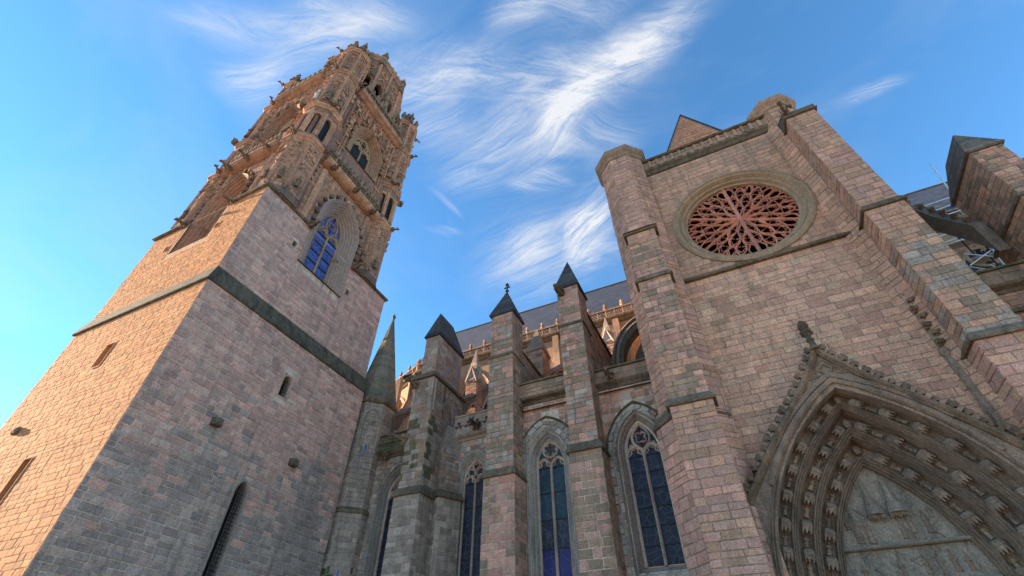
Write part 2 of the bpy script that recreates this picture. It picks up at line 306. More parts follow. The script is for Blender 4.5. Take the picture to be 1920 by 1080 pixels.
def basis(p, x, y, z, s=(1, 1, 1)):
    x, y, z = Vector(x)*s[0], Vector(y)*s[1], Vector(z)*s[2]
    m = Matrix.Identity(4)
    for i in range(3): m[i][0], m[i][1], m[i][2], m[i][3] = x[i], y[i], z[i], p[i]
    return m
# ---- arches
def arch_R(hw, h): return (hw*hw+h*h)/(2*hw)
def arch(c, hw, vs, h, n=9, v0=None):
    Rr = arch_R(hw, h); th = math.asin(min(1, h/Rr)) if Rr >= hw else 0
    if Rr < h: Rr = h
    pts = []
    for i in range(n+1):
        t = th*i/n if h <= Rr else PI/2*i/n
        pts.append((c-(Rr*math.cos(t)-(Rr-hw)), vs+Rr*math.sin(t)))
    pts[-1] = (c, vs+h)
    pts = pts+[(2*c-a, b) for a, b in reversed(pts[:-1])]
    if v0 is not None: pts = [(c-hw, v0)]+pts+[(c+hw, v0)]
    return pts
def arch_hole(c, hw, v0, vs, h):
    Rr = arch_R(hw, h)
    def f(v):
        if v < v0 or v > vs+h: return None
        if v <= vs: return (c-hw, c+hw)
        q = Rr*Rr-(v-vs)**2
        x = math.sqrt(max(0, q))-(Rr-hw)
        return (c-x, c+x) if x > 0 else None
    return f
def rect_hole(u0, u1, v0, v1): return lambda v: (u0, u1) if v0 <= v <= v1 else None
def circ_hole(c, vc, r): return lambda v: (c-math.sqrt(r*r-(v-vc)**2), c+math.sqrt(r*r-(v-vc)**2)) if abs(v-vc) < r else None
def circle(c, vc, r, n=32, a0=0): return [(c+r*math.cos(a0+2*PI*i/n), vc+r*math.sin(a0+2*PI*i/n)) for i in range(n)]
# ---- masonry
UNIT = {}
def unit_block(mat, k):
    if (mat.name, k) not in UNIT:
        rr = random.Random(k); j = lambda a: rr.uniform(0, a)
        q = [(j(.03), j(.06)), (1-j(.03), j(.06)), (1-j(.03), 1-j(.06)), (j(.03), 1-j(.06))]
        q2 = [(q[0][0]+.02+j(.03), q[0][1]+.05+j(.05)), (q[1][0]-.02-j(.03), q[1][1]+.05+j(.05)), (q[2][0]-.02-j(.03), q[2][1]-.05-j(.05)), (q[3][0]+.02+j(.03), q[3][1]-.05-j(.05))]
        mid = (.35+j(.3), .35+j(.3))
        vs = [(a, 0, b) for a, b in q]+[(a, .62, b) for a, b in q]+[(a, .9+j(.1), b) for a, b in q2]+[(mid[0], 1.0+j(.18), mid[1])]
        fs = [(i, (i+1) % 4, (i+1) % 4+4, i+4) for i in range(4)]+[(i+4, (i+1) % 4+4, (i+1) % 4+8, i+8) for i in range(4)]+[(8+i, 8+(i+1) % 4, 12) for i in range(4)]
        m = MB(); m.add(vs, fs); UNIT[(mat.name, k)] = (m.mesh('stone_block', mat), vs, fs)
    return UNIT[(mat.name, k)]
NV = 7
class Masonry:
    """collects the blocks of one building; the largest seen become parts of their own, the rest one joined part"""
    def __init__(s, root, name='stone_block', most=290, minpx=9): s.root = root; s.b = []; s.name = name; s.most = most; s.minpx = minpx
    def wall(s, F, v0, v1, ext, holes=(), ch=.33, lmin=.45, lmax=.95, proud=.035, gap=.022, mat=None, seed=0, d=0):
        rr = random.Random(seed*77+int(v0*13)+5); v = v0
        while v < v1-.08:
            h = ch*rr.choice((.72, .85, .95, 1.05, 1.2, 1.35))
            if v1-(v+h) < ch*.45: h = v1-v
            e = ext(v+h/2) if callable(ext) else ext
            ivs = [e]
            for hf in holes:
                xs = [hf(v+h*t) for t in (.02, .3, .6, .98)]; xs = [x for x in xs if x]
                if not xs: continue
                a, b = min(x[0] for x in xs), max(x[1] for x in xs); nw = []
                for (p, q) in ivs:
                    if b <= p or a >= q: nw.append((p, q)); continue
                    if a-p > .12: nw.append((p, a))
                    if q-b > .12: nw.append((b, q))
                ivs = nw
            for (p, q) in ivs:
                u = p; first = True
                while u < q-.02:
                    l = (rr.uniform(lmin, lmax)*(1.25 if rr.random() < .15 else 1))*(rr.uniform(.4, 1) if first else 1); first = False
                    if q-(u+l) < lmin*.5: l = q-u
                    mt = mat(u, v, rr) if callable(mat) else mat
                    s.b.append((F, u+gap/2, u+l-gap/2, v+gap/2, v+h-gap/2, proud*rr.uniform(.5, 1.35), mt, rr.randrange(NV), d)); u += l
            v += h
    def ring(s, F, path, off0, off1, proud, step=.45, mat=None, d=0, seed=3, joint=.02):   # voussoirs along a path
        rr = random.Random(seed); pts = resample(path, step)
        for i in range(len(pts)-1):
            (a, ta), (b, tb) = pts[i], pts[i+1]; na = (-ta[1], ta[0]); nb = (-tb[1], tb[0])
            t = joint; P0 = (a[0]+(b[0]-a[0])*t, a[1]+(b[1]-a[1])*t); P1 = (b[0]-(b[0]-a[0])*t, b[1]-(b[1]-a[1])*t)
            q = [(P0[0]+na[0]*off0, P0[1]+na[1]*off0), (P1[0]+nb[0]*off0, P1[1]+nb[1]*off0), (P1[0]+nb[0]*(off1-.015), P1[1]+nb[1]*(off1-.015)), (P0[0]+na[0]*(off1-.015), P0[1]+na[1]*(off1-.015))]
            s.b.append((F, q, None, None, None, proud*rr.uniform(.7, 1.3), mat(a[0], a[1], rr) if callable(mat) else mat, 0, d))
    def finish(s):
        sc = []
        for i, B in enumerate(s.b):
            F, d = B[0], B[8]
            q = B[1] if B[2] is None else [(B[1], B[3]), (B[2], B[3]), (B[2], B[4]), (B[1], B[4])]
            P = [proj(F.p(a, d, b)) for a, b in q]; ctr = F.p(sum(a for a, b in q)/4, d, sum(b for a, b in q)/4)
            if any(p is None for p in P) or F.N.dot(Vector((0, 0, 1.6))-ctr) <= 0: sc.append((0, i)); continue
            cx = sum(p[0] for p in P)/4; cy = sum(p[1] for p in P)/4
            if not (-5 < cx < 1925 and -5 < cy < 1085): sc.append((0, i)); continue
            ar = abs(sum(P[k][0]*P[(k+1) % 4][1]-P[(k+1) % 4][0]*P[k][1] for k in range(4)))/2
            wpx = max(math.dist(P[0], P[1]), math.dist(P[0], P[3])); sc.append((ar if wpx >= s.minpx else 0, i))
        sc.sort(reverse=True); pick = {i for a, i in sc[:s.most] if a > 30}
        rest = {}; mats = []; vs = []; fs = []; mi = []
        for i, B in enumerate(s.b):
            F, mt, k, d = B[0], B[6], B[7], B[8]
            if B[2] is None:
                q = B[1]; c = (sum(a for a, b in q)/4, sum(b for a, b in q)/4); q2 = [(c[0]+(a-c[0])*.9, c[1]+(b-c[1])*.9) for a, b in q]
                V = [F.p(a, d, b) for a, b in q]+[F.p(a, d+B[5]*.6, b) for a, b in q]+[F.p(a, d+B[5], b) for a, b in q2]
                Fs = [(j, (j+1) % 4, (j+1) % 4+4, j+4) for j in range(4)]+[(j+4, (j+1) % 4+4, (j+1) % 4+8, j+8) for j in range(4)]+[(8, 9, 10, 11)]
                if i in pick:
                    o0 = V[0]; m = MB(); m.add([x-o0 for x in V], Fs); inst('voussoir', m.mesh('voussoir', mt), s.root, Matrix.Translation(o0)); continue
            else:
                me, uv, uf = unit_block(mt, k); w, h = B[2]-B[1], B[4]-B[3]
                if i in pick:
                    inst(s.name, me, s.root, basis(F.p(B[1], d, B[3]), F.U, F.N, F.W, (w, B[5], h))); continue
                V = [F.p(B[1]+x*w, d+y*B[5], B[3]+z*h) for x, y, z in uv]; Fs = uf
            if mt not in mats: mats.append(mt)
            n = len(vs); vs += [tuple(x) for x in V]; fs += [tuple(j+n for j in f) for f in Fs]; mi += [mats.index(mt)]*len(Fs)
        if vs:
            m = MB(); m.v, m.f, m.m = vs, fs, mi; m.obj('masonry', mats, s.root, 'stuff')
def resample(path, step):
    L_ = [0]
    for i in range(1, len(path)): L_.append(L_[-1]+math.dist(path[i], path[i-1]))
    n = max(2, round(L_[-1]/step)); out = []; j = 0
    for k in range(n+1):
        t = L_[-1]*k/n
        while j < len(path)-2 and L_[j+1] < t: j += 1
        sg = L_[j+1]-L_[j] or 1e-6; f = (t-L_[j])/sg; a, b = path[j], path[j+1]
        tx, ty = (b[0]-a[0])/sg, (b[1]-a[1])/sg; out.append(((a[0]+(b[0]-a[0])*f, a[1]+(b[1]-a[1])*f), (tx, ty)))
    return out
def shell(F, u0, u1, v0, v1, holes, mat, name, parent, d=0, back=None):
    m = MB(); m.prism(F, [(u0, v0), (u1, v0), (u1, v1), (u0, v1)], back, d, holes=holes); return m.obj(name, mat, parent)
def hood(F, m, pts, w, d0, d1): m.rib(F, pts, w, d0, d1)
# ---- little shared sculptures
def crocket_mesh(mat):
    m = MB()
    for a, r, z in ((0, .16, .0), (0.9, .13, .1), (-.9, .13, .1)):
        c = Vector((math.sin(a)*.12, .12+z, .10+abs(a)*.0)); m.hull_box(c, r*.7, r*.8, r*.7, .25)
    m.hull_box((0, .05, -.02), .08, .10, .10, .1); m.hull_box((0, .27, .05), .09, .08, .10, .3)
    return m.mesh('crocket', mat)
def gargoyle_mesh(mat):   # sticks out along +y, 1.2 long
    m = MB(); rg = []
    for y, w, h, z in ((0, .20, .24, 0), (.25, .17, .22, .02), (.55, .12, .16, .06), (.8, .10, .12, .10), (.92, .15, .15, .14), (1.08, .14, .13, .13), (1.22, .07, .05, .08)):
        rg.append([(w*math.cos(t), y, z+h*math.sin(t)) for t in [PI/8+2*PI*i/8 for i in range(8)]])
    m.loft(rg); m.hull_box((.13, .9, .29), .035, .05, .08, .2); m.hull_box((-.13, .9, .29), .035, .05, .08, .2)
    m.hull_box((0, 1.12, -.03), .06, .10, .025, .1)
    for s_ in (-1, 1): m.hull_box((s_*.22, .35, .12), .03, .22, .12, .3); m.hull_box((s_*.14, .38, -.2), .05, .07, .10, .2)
    return m.mesh('gargoyle', mat)
def figure_mesh(mat):   # robed figure 1 high, facing +y
    m = MB(); rg = []
    for z, w, dp in ((0, .19, .15), (.12, .17, .14), (.4, .14, .12), (.62, .17, .12), (.74, .16, .10), (.79, .06, .06), (.84, .07, .08), (.93, .075, .085), (1.0, .04, .045)):
        rg.append([(w*math.cos(t)*(1+.07*math.sin(5*t)), dp*math.sin(t)+.02, z) for t in [2*PI*i/10 for i in range(10)]])
    m.loft(rg)
    for s_ in (-1, 1): m.tube((s_*.16, .02, .70), (s_*.17, .10, .52), .045, 5); m.tube((s_*.17, .10, .52), (s_*.03, .17, .56), .04, 5)
    return m.mesh('figure', mat)
def canopy_mesh(mat):   # gothic canopy, hollow and crenellated below; 1 wide; opens towards -z, juts along +y
    m = MB(); pts = [(-.5, 0), (-.42, .34), (0, .52), (.42, .34), (.5, 0)]
    for i in range(4):
        a, b = pts[i], pts[i+1]; n = 2
        for k in range(n):
            p = [a[0]+(b[0]-a[0])*k/n, a[1]+(b[1]-a[1])*k/n]; q = [a[0]+(b[0]-a[0])*(k+1)/n, a[1]+(b[1]-a[1])*(k+1)/n]; mid = [(p[0]+q[0])/2, (p[1]+q[1])/2]
            z1 = .42; m.add([(p[0], p[1], -.10), (mid[0], mid[1], .22), (q[0], q[1], -.10), (q[0], q[1], z1), (p[0], p[1], z1)], [(0, 1, 2, 3, 4)])
        m.add([(a[0]*1.08, a[1]*1.08, .40), (b[0]*1.08, b[1]*1.08, .40), (b[0]*1.08, b[1]*1.08, .50), (a[0]*1.08, a[1]*1.08, .50)], [(0, 1, 2, 3)])
        m.tube((b[0], b[1], -.06), (b[0], b[1], .62), .05, 4) if i < 3 else None
    m.add([(p[0]*1.08, p[1]*1.08, .5) for p in pts]+[(p[0]*.75, p[1]*.7, .72) for p in pts], [(0, 1, 6, 5), (1, 2, 7, 6), (2, 3, 8, 7), (3, 4, 9, 8), (5, 6, 7, 8, 9)])
    m.add([(p[0]*.98, p[1]*.98, .41) for p in pts], [(0, 1, 2, 3, 4)])
    return m.mesh('canopy', mat)
CROCK = crocket_mesh(S_CARVE); CROCKP = crocket_mesh(S_PORT); GARG = gargoyle_mesh(S_CARVE); FIGM = figure_mesh(S_CARVE); CANM = canopy_mesh(S_PORT); FIGP = figure_mesh(S_PORT); FIGW = figure_mesh(WHITE)
def place(name, me, parent, p, N, s=1.0, upv=(0, 0, 1), label=None):
    N = Vector(N).normalized(); z = Vector(upv).normalized(); x = N.cross(z).normalized(); z = x.cross(N)
    s3 = s if isinstance(s, tuple) else (s, s, s)
    return inst(name, me, parent, basis(p, x, N, z, s3), label=label)
# ---- windows
def off_arch(c, hw, vs, h, o):
    Rr = arch_R(hw, h); h2 = math.sqrt(max(.01, (Rr+o)**2-(Rr-hw)**2)); return (c, hw+o, vs, h2)
def splay(w, depth, orders=3, back=0.0, hoodw=.16):
    pr = ([(w+hoodw, -back), (w+hoodw, .02), (w+hoodw*.6, .09), (w+.03, .06)] if back else [])+[(w, 0.0)]
    for i in range(orders):
        o0 = w*(1-i/orders); o1 = w*(1-(i+1)/orders); d0 = -depth*i/orders; d1 = -depth*(i+1)/orders; st = o0-o1; dd = d0-d1
        pr += [(o0-st*.12, d0), (o0-st*.18, d0-dd*.25), (o0-st*.5, d0-dd*.15), (o0-st*.62, d0-dd*.45), (o0-st*.95, d0-dd*.55), (o1, d0-dd*.75), (o1, d1)]
    return pr
def foils(m, F, c, vc, r, n, w, d0, d1, a0=0):
    for k in range(n):
        a = a0+2*PI*k/n; m.rib(F, [(c+math.cos(a)*r*.55+r*.42*math.cos(a+t), vc+math.sin(a)*r*.55+r*.42*math.sin(a+t)) for t in [-1.9+3.8*i/7 for i in range(8)]], w, d0, d1)
def strip_poly(f, a, b, lo, hi, n=5):   # part of an opening between heights a..b and limits lo..hi
    L_, R_ = [], []
    for i in range(n+1):
        v = a+(b-a)*i/n; x = f(v-1e-4 if i == n else v+1e-4)
        if not x: continue
        p, q = max(x[0], lo), min(x[1], hi)
        if q-p < .01: continue
        L_.append((p, v)); R_.append((q, v))
    return L_+R_[::-1] if len(L_) > 1 else None
def gothic_window(F, uc, v0, hw, vs, h, d, fwid, fdep, parent, gl, sm, style='circle', rows=5, orders=3, tm=None, lancet=None, name='window', gmats=None, barw=.05, label=None, sill=.35, back=0.0, hoodw=.16):
    """frame (the window itself) with panes, mullion, tracery and glazing bars as its pieces; d = plane of the opening's outer edge"""
    tm = tm or S_PALE; dg = d-fdep; opening = arch_hole(uc, hw, v0, vs, h)
    m = MB(); path = arch(uc, hw, vs, h, 10, v0); m.sweep([(uc-hw, v0-sill)]+path[1:-1]+[(uc+hw, v0-sill)], splay(fwid, fdep, orders, back, hoodw), lambda a, b, hh: F.p(a, d+hh, b), False, False)
    m.add([F.p(uc-hw-fwid, d+.03, v0-sill), F.p(uc+hw+fwid, d+.03, v0-sill), F.p(uc+hw+.02, dg, v0), F.p(uc-hw-.02, dg, v0)], [(0, 1, 2, 3)])
    if fwid < .7: m.box(F, uc-hw-fwid-.1, uc+hw+fwid+.1, d-.1, d+.08, v0-sill-.22, v0-sill-.003)   # sloping sill
    win = m.obj(name, sm, parent, None, label); g = dg+.03; mw = .13*hw/1.2+.05
    hs = lancet if lancet is not None else vs-.15*hw
    # panes
    top = vs+h; zs = [v0+(hs-v0)*i/rows for i in range(rows+1)]
    for sx, (lo, hi) in enumerate(((uc-hw, uc-mw*.3), (uc+mw*.3, uc+hw))):
        for i in range(rows):
            P = strip_poly(opening, zs[i]+.02, zs[i+1]-.02, lo, hi, 3)
            if P: mm = MB(); mm.prism(F, P, dg-.02, dg); mm.obj('pane', (gmats[i % len(gmats)] if gmats else gl), win)
        P = strip_poly(opening, hs+.02, top-.02, lo, hi, 10)
        if P: mm = MB(); mm.prism(F, P, dg-.02, dg); mm.obj('pane', (gmats[-1] if gmats else gl), win)
    mb = MB()
    for i in range(1, rows+1): mb.box(F, uc-hw, uc+hw, dg+.005, dg+.05, zs[i]-barw/2, zs[i]+barw/2)
    mb.obj('glazing_bar', IRON, win)
    mm = MB(); mm.rib(F, [(uc, v0), (uc, hs+.1)], mw, g-.05, g+.17); mm.obj('mullion', tm, win)
    t = MB(); rw = mw*.85; lh = hw*.5
    t.rib(F, path, rw*1.2, g-.05, g+.15)
    for s_ in (-1, 1):
        c = uc+s_*lh; t.rib(F, arch(c, lh*.96, hs, lh*1.25, 7), rw, g-.05, g+.14)
        t.rib(F, [(c-lh*.8, hs+lh*.1), (c-lh*.35, hs+lh*.42), (c-lh*.45, hs+lh*.75), (c, hs+lh*1.15)], rw*.6, g-.03, g+.1); t.rib(F, [(c+lh*.8, hs+lh*.1), (c+lh*.35, hs+lh*.42), (c+lh*.45, hs+lh*.75), (c, hs+lh*1.15)], rw*.6, g-.03, g+.1)
    rem = top-(hs+lh*1.1)
    if style == 'circle':
        r = min(hw*.52, rem*.42); vc = top-r-rem*.13-.02; t.rib(F, circle(uc, vc, r, 20), rw, g-.05, g+.15, True); foils(t, F, uc, vc, r, 6, rw*.5, g-.03, g+.1, PI/6)
    elif style == 'trefoil':
        r = rem*.26
        for (cx, cv) in ((uc, top-r*1.7), (uc-r*1.05, hs+lh*1.25+r*.75), (uc+r*1.05, hs+lh*1.25+r*.75)): foils(t, F, cx, cv, r, 4, rw*.55, g-.03, g+.1, PI/4); t.rib(F, circle(cx, cv, r*1.02, 14), rw*.6, g-.04, g+.12, True)
    else:   # flamboyant loop growing out of the mullion
        b0 = hs+lh*.6
        for s_ in (-1, 1):
            P = [(0, b0), (.28, b0+rem*.12), (.62, b0+rem*.34), (.66, b0+rem*.58), (.42, b0+rem*.82), (.12, b0+rem*1.02), (0, top-.05)]
            t.rib(F, [(uc+s_*a*hw*.78, b) for a, b in P], rw, g-.05, g+.15)
            t.rib(F, [(uc+s_*hw*.9, hs+.15), (uc+s_*hw*.72, hs+rem*.35), (uc+s_*hw*.45, hs+rem*.42)], rw*.7, g-.04, g+.12)
            foils(t, F, uc+s_*hw*.66, hs+lh*1.0, lh*.42, 3, rw*.5, g-.03, g+.1, PI/2)
        foils(t, F, uc, b0+rem*.52, hw*.36, 4, rw*.55, g-.03, g+.1, PI/4)
    t.obj('tracery', tm, win)
    return win
def blind_tracery(m, F, u0, u1, v0, v1, d, cols=2, w=.14, dp=.14, heads=True):
    for i in range(cols+1):
        u = u0+(u1-u0)*i/cols; m.rib(F, [(u, v0), (u, v1)], w, d-.02, d+dp)
    if not heads: return
    cw = (u1-u0)/cols
    for i in range(cols):
        c = u0+cw*(i+.5); hw = cw/2*.95; b = v1-cw*1.5
        m.rib(F, arch(c, hw, b, cw*.85, 5), w*.8, d-.02, d+dp*.8)
        m.rib(F, circle(c, v1-cw*.34, cw*.24, 8), w*.6, d-.02, d+dp*.7, True)
        if v1-v0 > cw*4: bb = (v0+v1)/2-cw*.3; m.rib(F, [(c-hw, bb), (c-hw*.3, bb+cw*.5), (c, bb+cw*.95), (c+hw*.3, bb+cw*.5), (c+hw, bb)], w*.7, d-.02, d+dp*.7)
def crest(m, F, u0, u1, v, h, step, d0, d1, rnd=None):   # row of pierced points
    n = max(1, round((u1-u0)/step)); rr = rnd or random
    for i in range(n):
        a = u0+(u1-u0)*i/n; s_ = (u1-u0)/n; hh = h*rr.uniform(.75, 1.15)
        m.prism(F, [(a+s_*.08, v), (a+s_*.92, v), (a+s_*.72, v+hh*.45), (a+s_*.8, v+hh*.62), (a+s_*.58, v+hh*.7), (a+s_*.5, v+hh), (a+s_*.42, v+hh*.7), (a+s_*.2, v+hh*.62), (a+s_*.28, v+hh*.45)], d0, d1)
def balustrade(F, u0, u1, v, h, d0, d1, step, mat, parent, name='balustrade', spikes=True, seed=1):
    m = MB(); m.box(F, u0, u1, d0, d1, v, v+h*.14); m.box(F, u0, u1, d0, d1, v+h*.80, v+h*.94); n = max(1, round((u1-u0)/step)); s_ = (u1-u0)/n; dm = (d0+d1)/2
    for i in range(n+1): m.box(F, u0+s_*i-.07, u0+s_*i+.07, dm-.08, dm+.08, v+h*.14, v+h*.80)
    for i in range(n):
        c = u0+s_*(i+.5); r = min(s_*.42, h*.26)
        for a in range(3): foilp = circle(c+r*.45*math.cos(PI/2+a*2*PI/3), v+h*.47+r*.5*math.sin(PI/2+a*2*PI/3), r*.5, 7); m.rib(F, foilp, .09, dm-.06, dm+.08, True)
    o = m.obj(name, mat, parent); 
    if spikes:
        if mat.name not in UNIT: k = MB(); k.ngon((0, 0), [(.14, 0), (.12, .16), (.20, .26), (.08, .36), (.15, .55), (.01, .85)], 5, 0); UNIT[mat.name] = k.mesh('finial', mat)
        for i in range(0, n+1, 2): inst('finial', UNIT[mat.name], o, Matrix.Translation(F.p(u0+s_*i, dm, v+h*.94)))
    return o
def belt(m, path, prof, closed=False): m.sweep(path, prof, lambda a, b, h: Vector((a, b, h)), closed, True, sgn=-1)
def oct_pts(c, ap, n=8, rot=PI/8): k = ap/math.cos(PI/n); return [(c[0]+k*math.cos(rot+2*PI*i/n), c[1]+k*math.sin(rot+2*PI*i/n)) for i in range(n)]
def oct_faces(c, ap):
    s_ = 2*ap*math.tan(PI/8)
    for k in range(8):
        a = k*PI/4; Nn = Vector((math.cos(a), math.sin(a), 0)); yield k, Frame((c[0]+Nn.x*ap, c[1]+Nn.y*ap, 0), (-Nn.y, Nn.x, 0)), s_
# ================================================================== ground
g = MB(); g.add([(-1200, -1200, 0), (1200, -1200, 0), (1200, 1200, 0), (-1200, 1200, 0)], [(0, 1, 2, 3)])
G_PAVE = stone('square paving', [(.44, .37, .31), (.39, .33, .27), (.47, .40, .34)], (.32, .27, .23), .4)
g.obj('ground', G_PAVE, None, 'structure')
# ================================================================== bell tower
T = thing('bell_tower', (-33, 18, 0), 'tall square Gothic bell tower, left face sunlit orange, right face mauve in shade, ornate top', 'tower')
MT = Masonry(T, most=295)
XR, YF, XL, YB = -26.0, 10.6, -39.7, 25.85
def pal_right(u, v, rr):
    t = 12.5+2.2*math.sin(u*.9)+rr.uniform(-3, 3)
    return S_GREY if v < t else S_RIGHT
def slit(F, c, hw, v0, vs, h, dep, parent, sm, frame=.14, grille=True, rect=False):
    path = [(c-hw, v0), (c-hw, vs), (c+hw, vs), (c+hw, v0)] if rect else arch(c, hw, vs, h, 5, v0)
    m = MB(); m.sweep(path, [(frame, .045), (.02, .05), (0, .03), (0, -dep)], lambda a, b, hh: F.p(a, hh, b), True, False); o = m.obj('window', sm, parent)
    b = MB(); b.prism(F, path, None, -dep+.01); b.obj('pane', BLACK, o)  # near-black sheet for the shade inside the slit, no glass
    if grille:
        gm = MB(); n = max(2, round(2*hw/.16)); k = max(2, round((vs-v0)/.2))
        for i in range(1, n): gm.box(F, c-hw+2*hw*i/n-.012, c-hw+2*hw*i/n+.012, -.2, -.176, v0, vs+(h if not rect else 0)*.7)
        for i in range(k+1): gm.box(F, c-hw, c+hw, -.172, -.15, v0+(vs-v0)*i/k-.012, v0+(vs-v0)*i/k+.012)
        gm.obj('grille', IRON, o)
    return path
FR, FL = FY(XR), FX(YF)
# lower stage
hR = [arch_hole(18.25, .52, 7.0, 11.4, .85), rect_hole(18.02, 19.0, 17.65, 19.7)]
hRp = [arch(18.25, .4, 11.35, .7, 5, 7.1), [(18.17, 17.8), (18.17, 19.5), (18.85, 19.5), (18.85, 17.8)]]
shell(FR, YF, YB, 0, 22.0, hRp, S_MORT, 'wall', T)
slit(FR, 18.25, .4, 7.1, 11.35, .7, .9, T, S_GREY); slit(FR, 18.51, .34, 17.8, 19.0, .35, .7, T, S_PALE)
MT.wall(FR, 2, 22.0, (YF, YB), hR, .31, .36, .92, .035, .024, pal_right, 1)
hL = [rect_hole(-33.35, -32.35, 17.3, 19.2), rect_hole(-33.2, -32.3, 7.9, 11.8)]
hLp = [[(-33.25, 17.4), (-33.25, 19.1), (-32.45, 19.1), (-32.45, 17.4)], [(-33.1, 8.0), (-33.1, 11.7), (-32.4, 11.7), (-32.4, 8.0)]]
shell(FL, XL, XR, 0, 22.0, hLp, S_MORTL, 'wall', T)
slit(FL, -32.85, .4, 17.4, 19.1, .3, .8, T, S_LIT, .1, False, True); slit(FL, -32.75, .35, 8.0, 11.7, .3, .8, T, S_LIT, .1, False, True)
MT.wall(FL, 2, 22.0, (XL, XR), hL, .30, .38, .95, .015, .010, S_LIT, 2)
for F, u, v, m_ in ((FR, 15.0, 14.3, S_BELT), (FR, 21.0, 14.2, S_BELT), (FL, -36.8, 14.1, S_DRIP)):
    m = MB(); m.loft([[F.p(u+a*.26*k, d, v+b*.24*k-d*.12) for a, b in ((-1, -1), (1, -1), (1.05, .8), (0, 1.15), (-1.05, .8))] for k, d in (((1, 0), (1, .25), (.85, .42), (.5, .5)) if F is FR else ((.9, 0), (.9, .12), (.7, .2), (.3, .24)))]); m.obj('corbel', m_, T)
bk = MB(); bk.add([(XL, YF+.0, 0), (XL, YB, 0), (XL, YB, 22), (XL, YF, 22)], [(0, 1, 2, 3)]); bk.add([(XR, YB, 0), (XL, YB, 0), (XL, YB, 22), (XR, YB, 22)], [(0, 1, 2, 3)]); bk.obj('wall', S_RIGHT, T)
# weathered belt between the lower stages
b = MB(); belt(b, [(XL, YB), (XL, YF), (XR, YF), (XR, YB)], [(-.4, 21.95), (.10, 21.95), (.16, 22.03), (.16, 22.14), (-.13, 23.35), (-.5, 23.36)]); b.obj('weathering', S_BELT, T)
# upper plain stage
X1, Y1, XL1, YB1 = -26.15, 10.75, -39.35, 25.7
F1R, F1L = FY(X1), FX(Y1); UC, UL = 17.95, -32.75
WV0, WHW, WVS, WH, WFW, WFD, WS = 29.55, 1.3, 34.9, 2.45, 1.05, 1.25, 1.1
def hole_of(c, o, v0=WV0-WS-.1): a = off_arch(c, WHW, WVS, WH, o); return arch_hole(a[0], a[1], v0, a[2], a[3])
def path_of(c, o, v0=WV0-WS): a = off_arch(c, WHW, WVS, WH, o); return arch(a[0], a[1], a[2], a[3], 10, v0)
shell(F1R, Y1, YB1, 23.3, 32.4, [[(UC-2.2, WV0-WS+.05), (UC-2.2, 32.35), (UC+2.2, 32.35), (UC+2.2, WV0-WS+.05)]]+[[(c-.2, 29.3), (c-.2, 29.85), (c+.2, 29.85), (c+.2, 29.3)] for c in (14.75, 21.1)], S_MORT, 'wall', T)
shell(F1L, XL1, X1, 23.3, 32.4, [[(UL-2.2, WV0-WS+.05), (UL-2.2, 32.35), (UL+2.2, 32.35), (UL+2.2, WV0-WS+.05)]]+[[(c-.2, 29.3), (c-.2, 29.85), (c+.2, 29.85), (c+.2, 29.3)] for c in (-35.9, -30.1)], S_MORTL, 'wall', T)
rh = lambda c: rect_hole(c-2.45, c+2.45, WV0-WS-.25, 33)
MT.wall(F1R, 23.36, 32.4, (Y1, YB1), [rh(UC), rect_hole(14.5, 15.0, 29.25, 29.9), rect_hole(20.85, 21.35, 29.25, 29.9)], .30, .36, .9, .032, .022, S_RIGHT, 3)
MT.wall(F1L, 23.36, 32.4, (XL1, X1), [rh(UL), rect_hole(-36.15, -35.65, 29.25, 29.9), rect_hole(-30.35, -29.85, 29.25, 29.9)], .29, .38, .9, .015, .010, S_LIT, 4)
for F, c, sm in ((F1R, 14.75, S_PALE), (F1R, 21.1, S_PALE), (F1L, -35.9, S_LIT), (F1L, -30.1, S_LIT)):
    slit(F, c, .2, 29.3, 29.85, .1, .4, T, sm, .1, False, True)
bk = MB(); bk.add([(XL1, Y1, 23), (XL1, YB1, 23), (XL1, YB1, 32.5), (XL1, Y1, 32.5)], [(0, 1, 2, 3)]); bk.add([(X1, YB1, 23), (XL1, YB1, 23), (XL1, YB1, 32.5), (X1, YB1, 32.5)], [(0, 1, 2, 3)]); bk.obj('wall', S_RIGHT, T)
# moulding under the ornate stages, broken by the windows
mprof = [(-.3, 32.3), (.16, 32.3), (.26, 32.42), (.24, 32.55), (-.05, 32.72), (-.75, 33.5), (-.9, 33.5)]
for pth in ([(XL1, YB1), (XL1, Y1), (UL-2.45, Y1)], [(UL+2.45, Y1), (X1, Y1), (X1, UC-2.45)], [(X1, UC+2.45), (X1, YB1), (XL1, YB1)]):
    b = MB(); belt(b, pth, mprof); b.obj('string_course', S_DRIP, T)
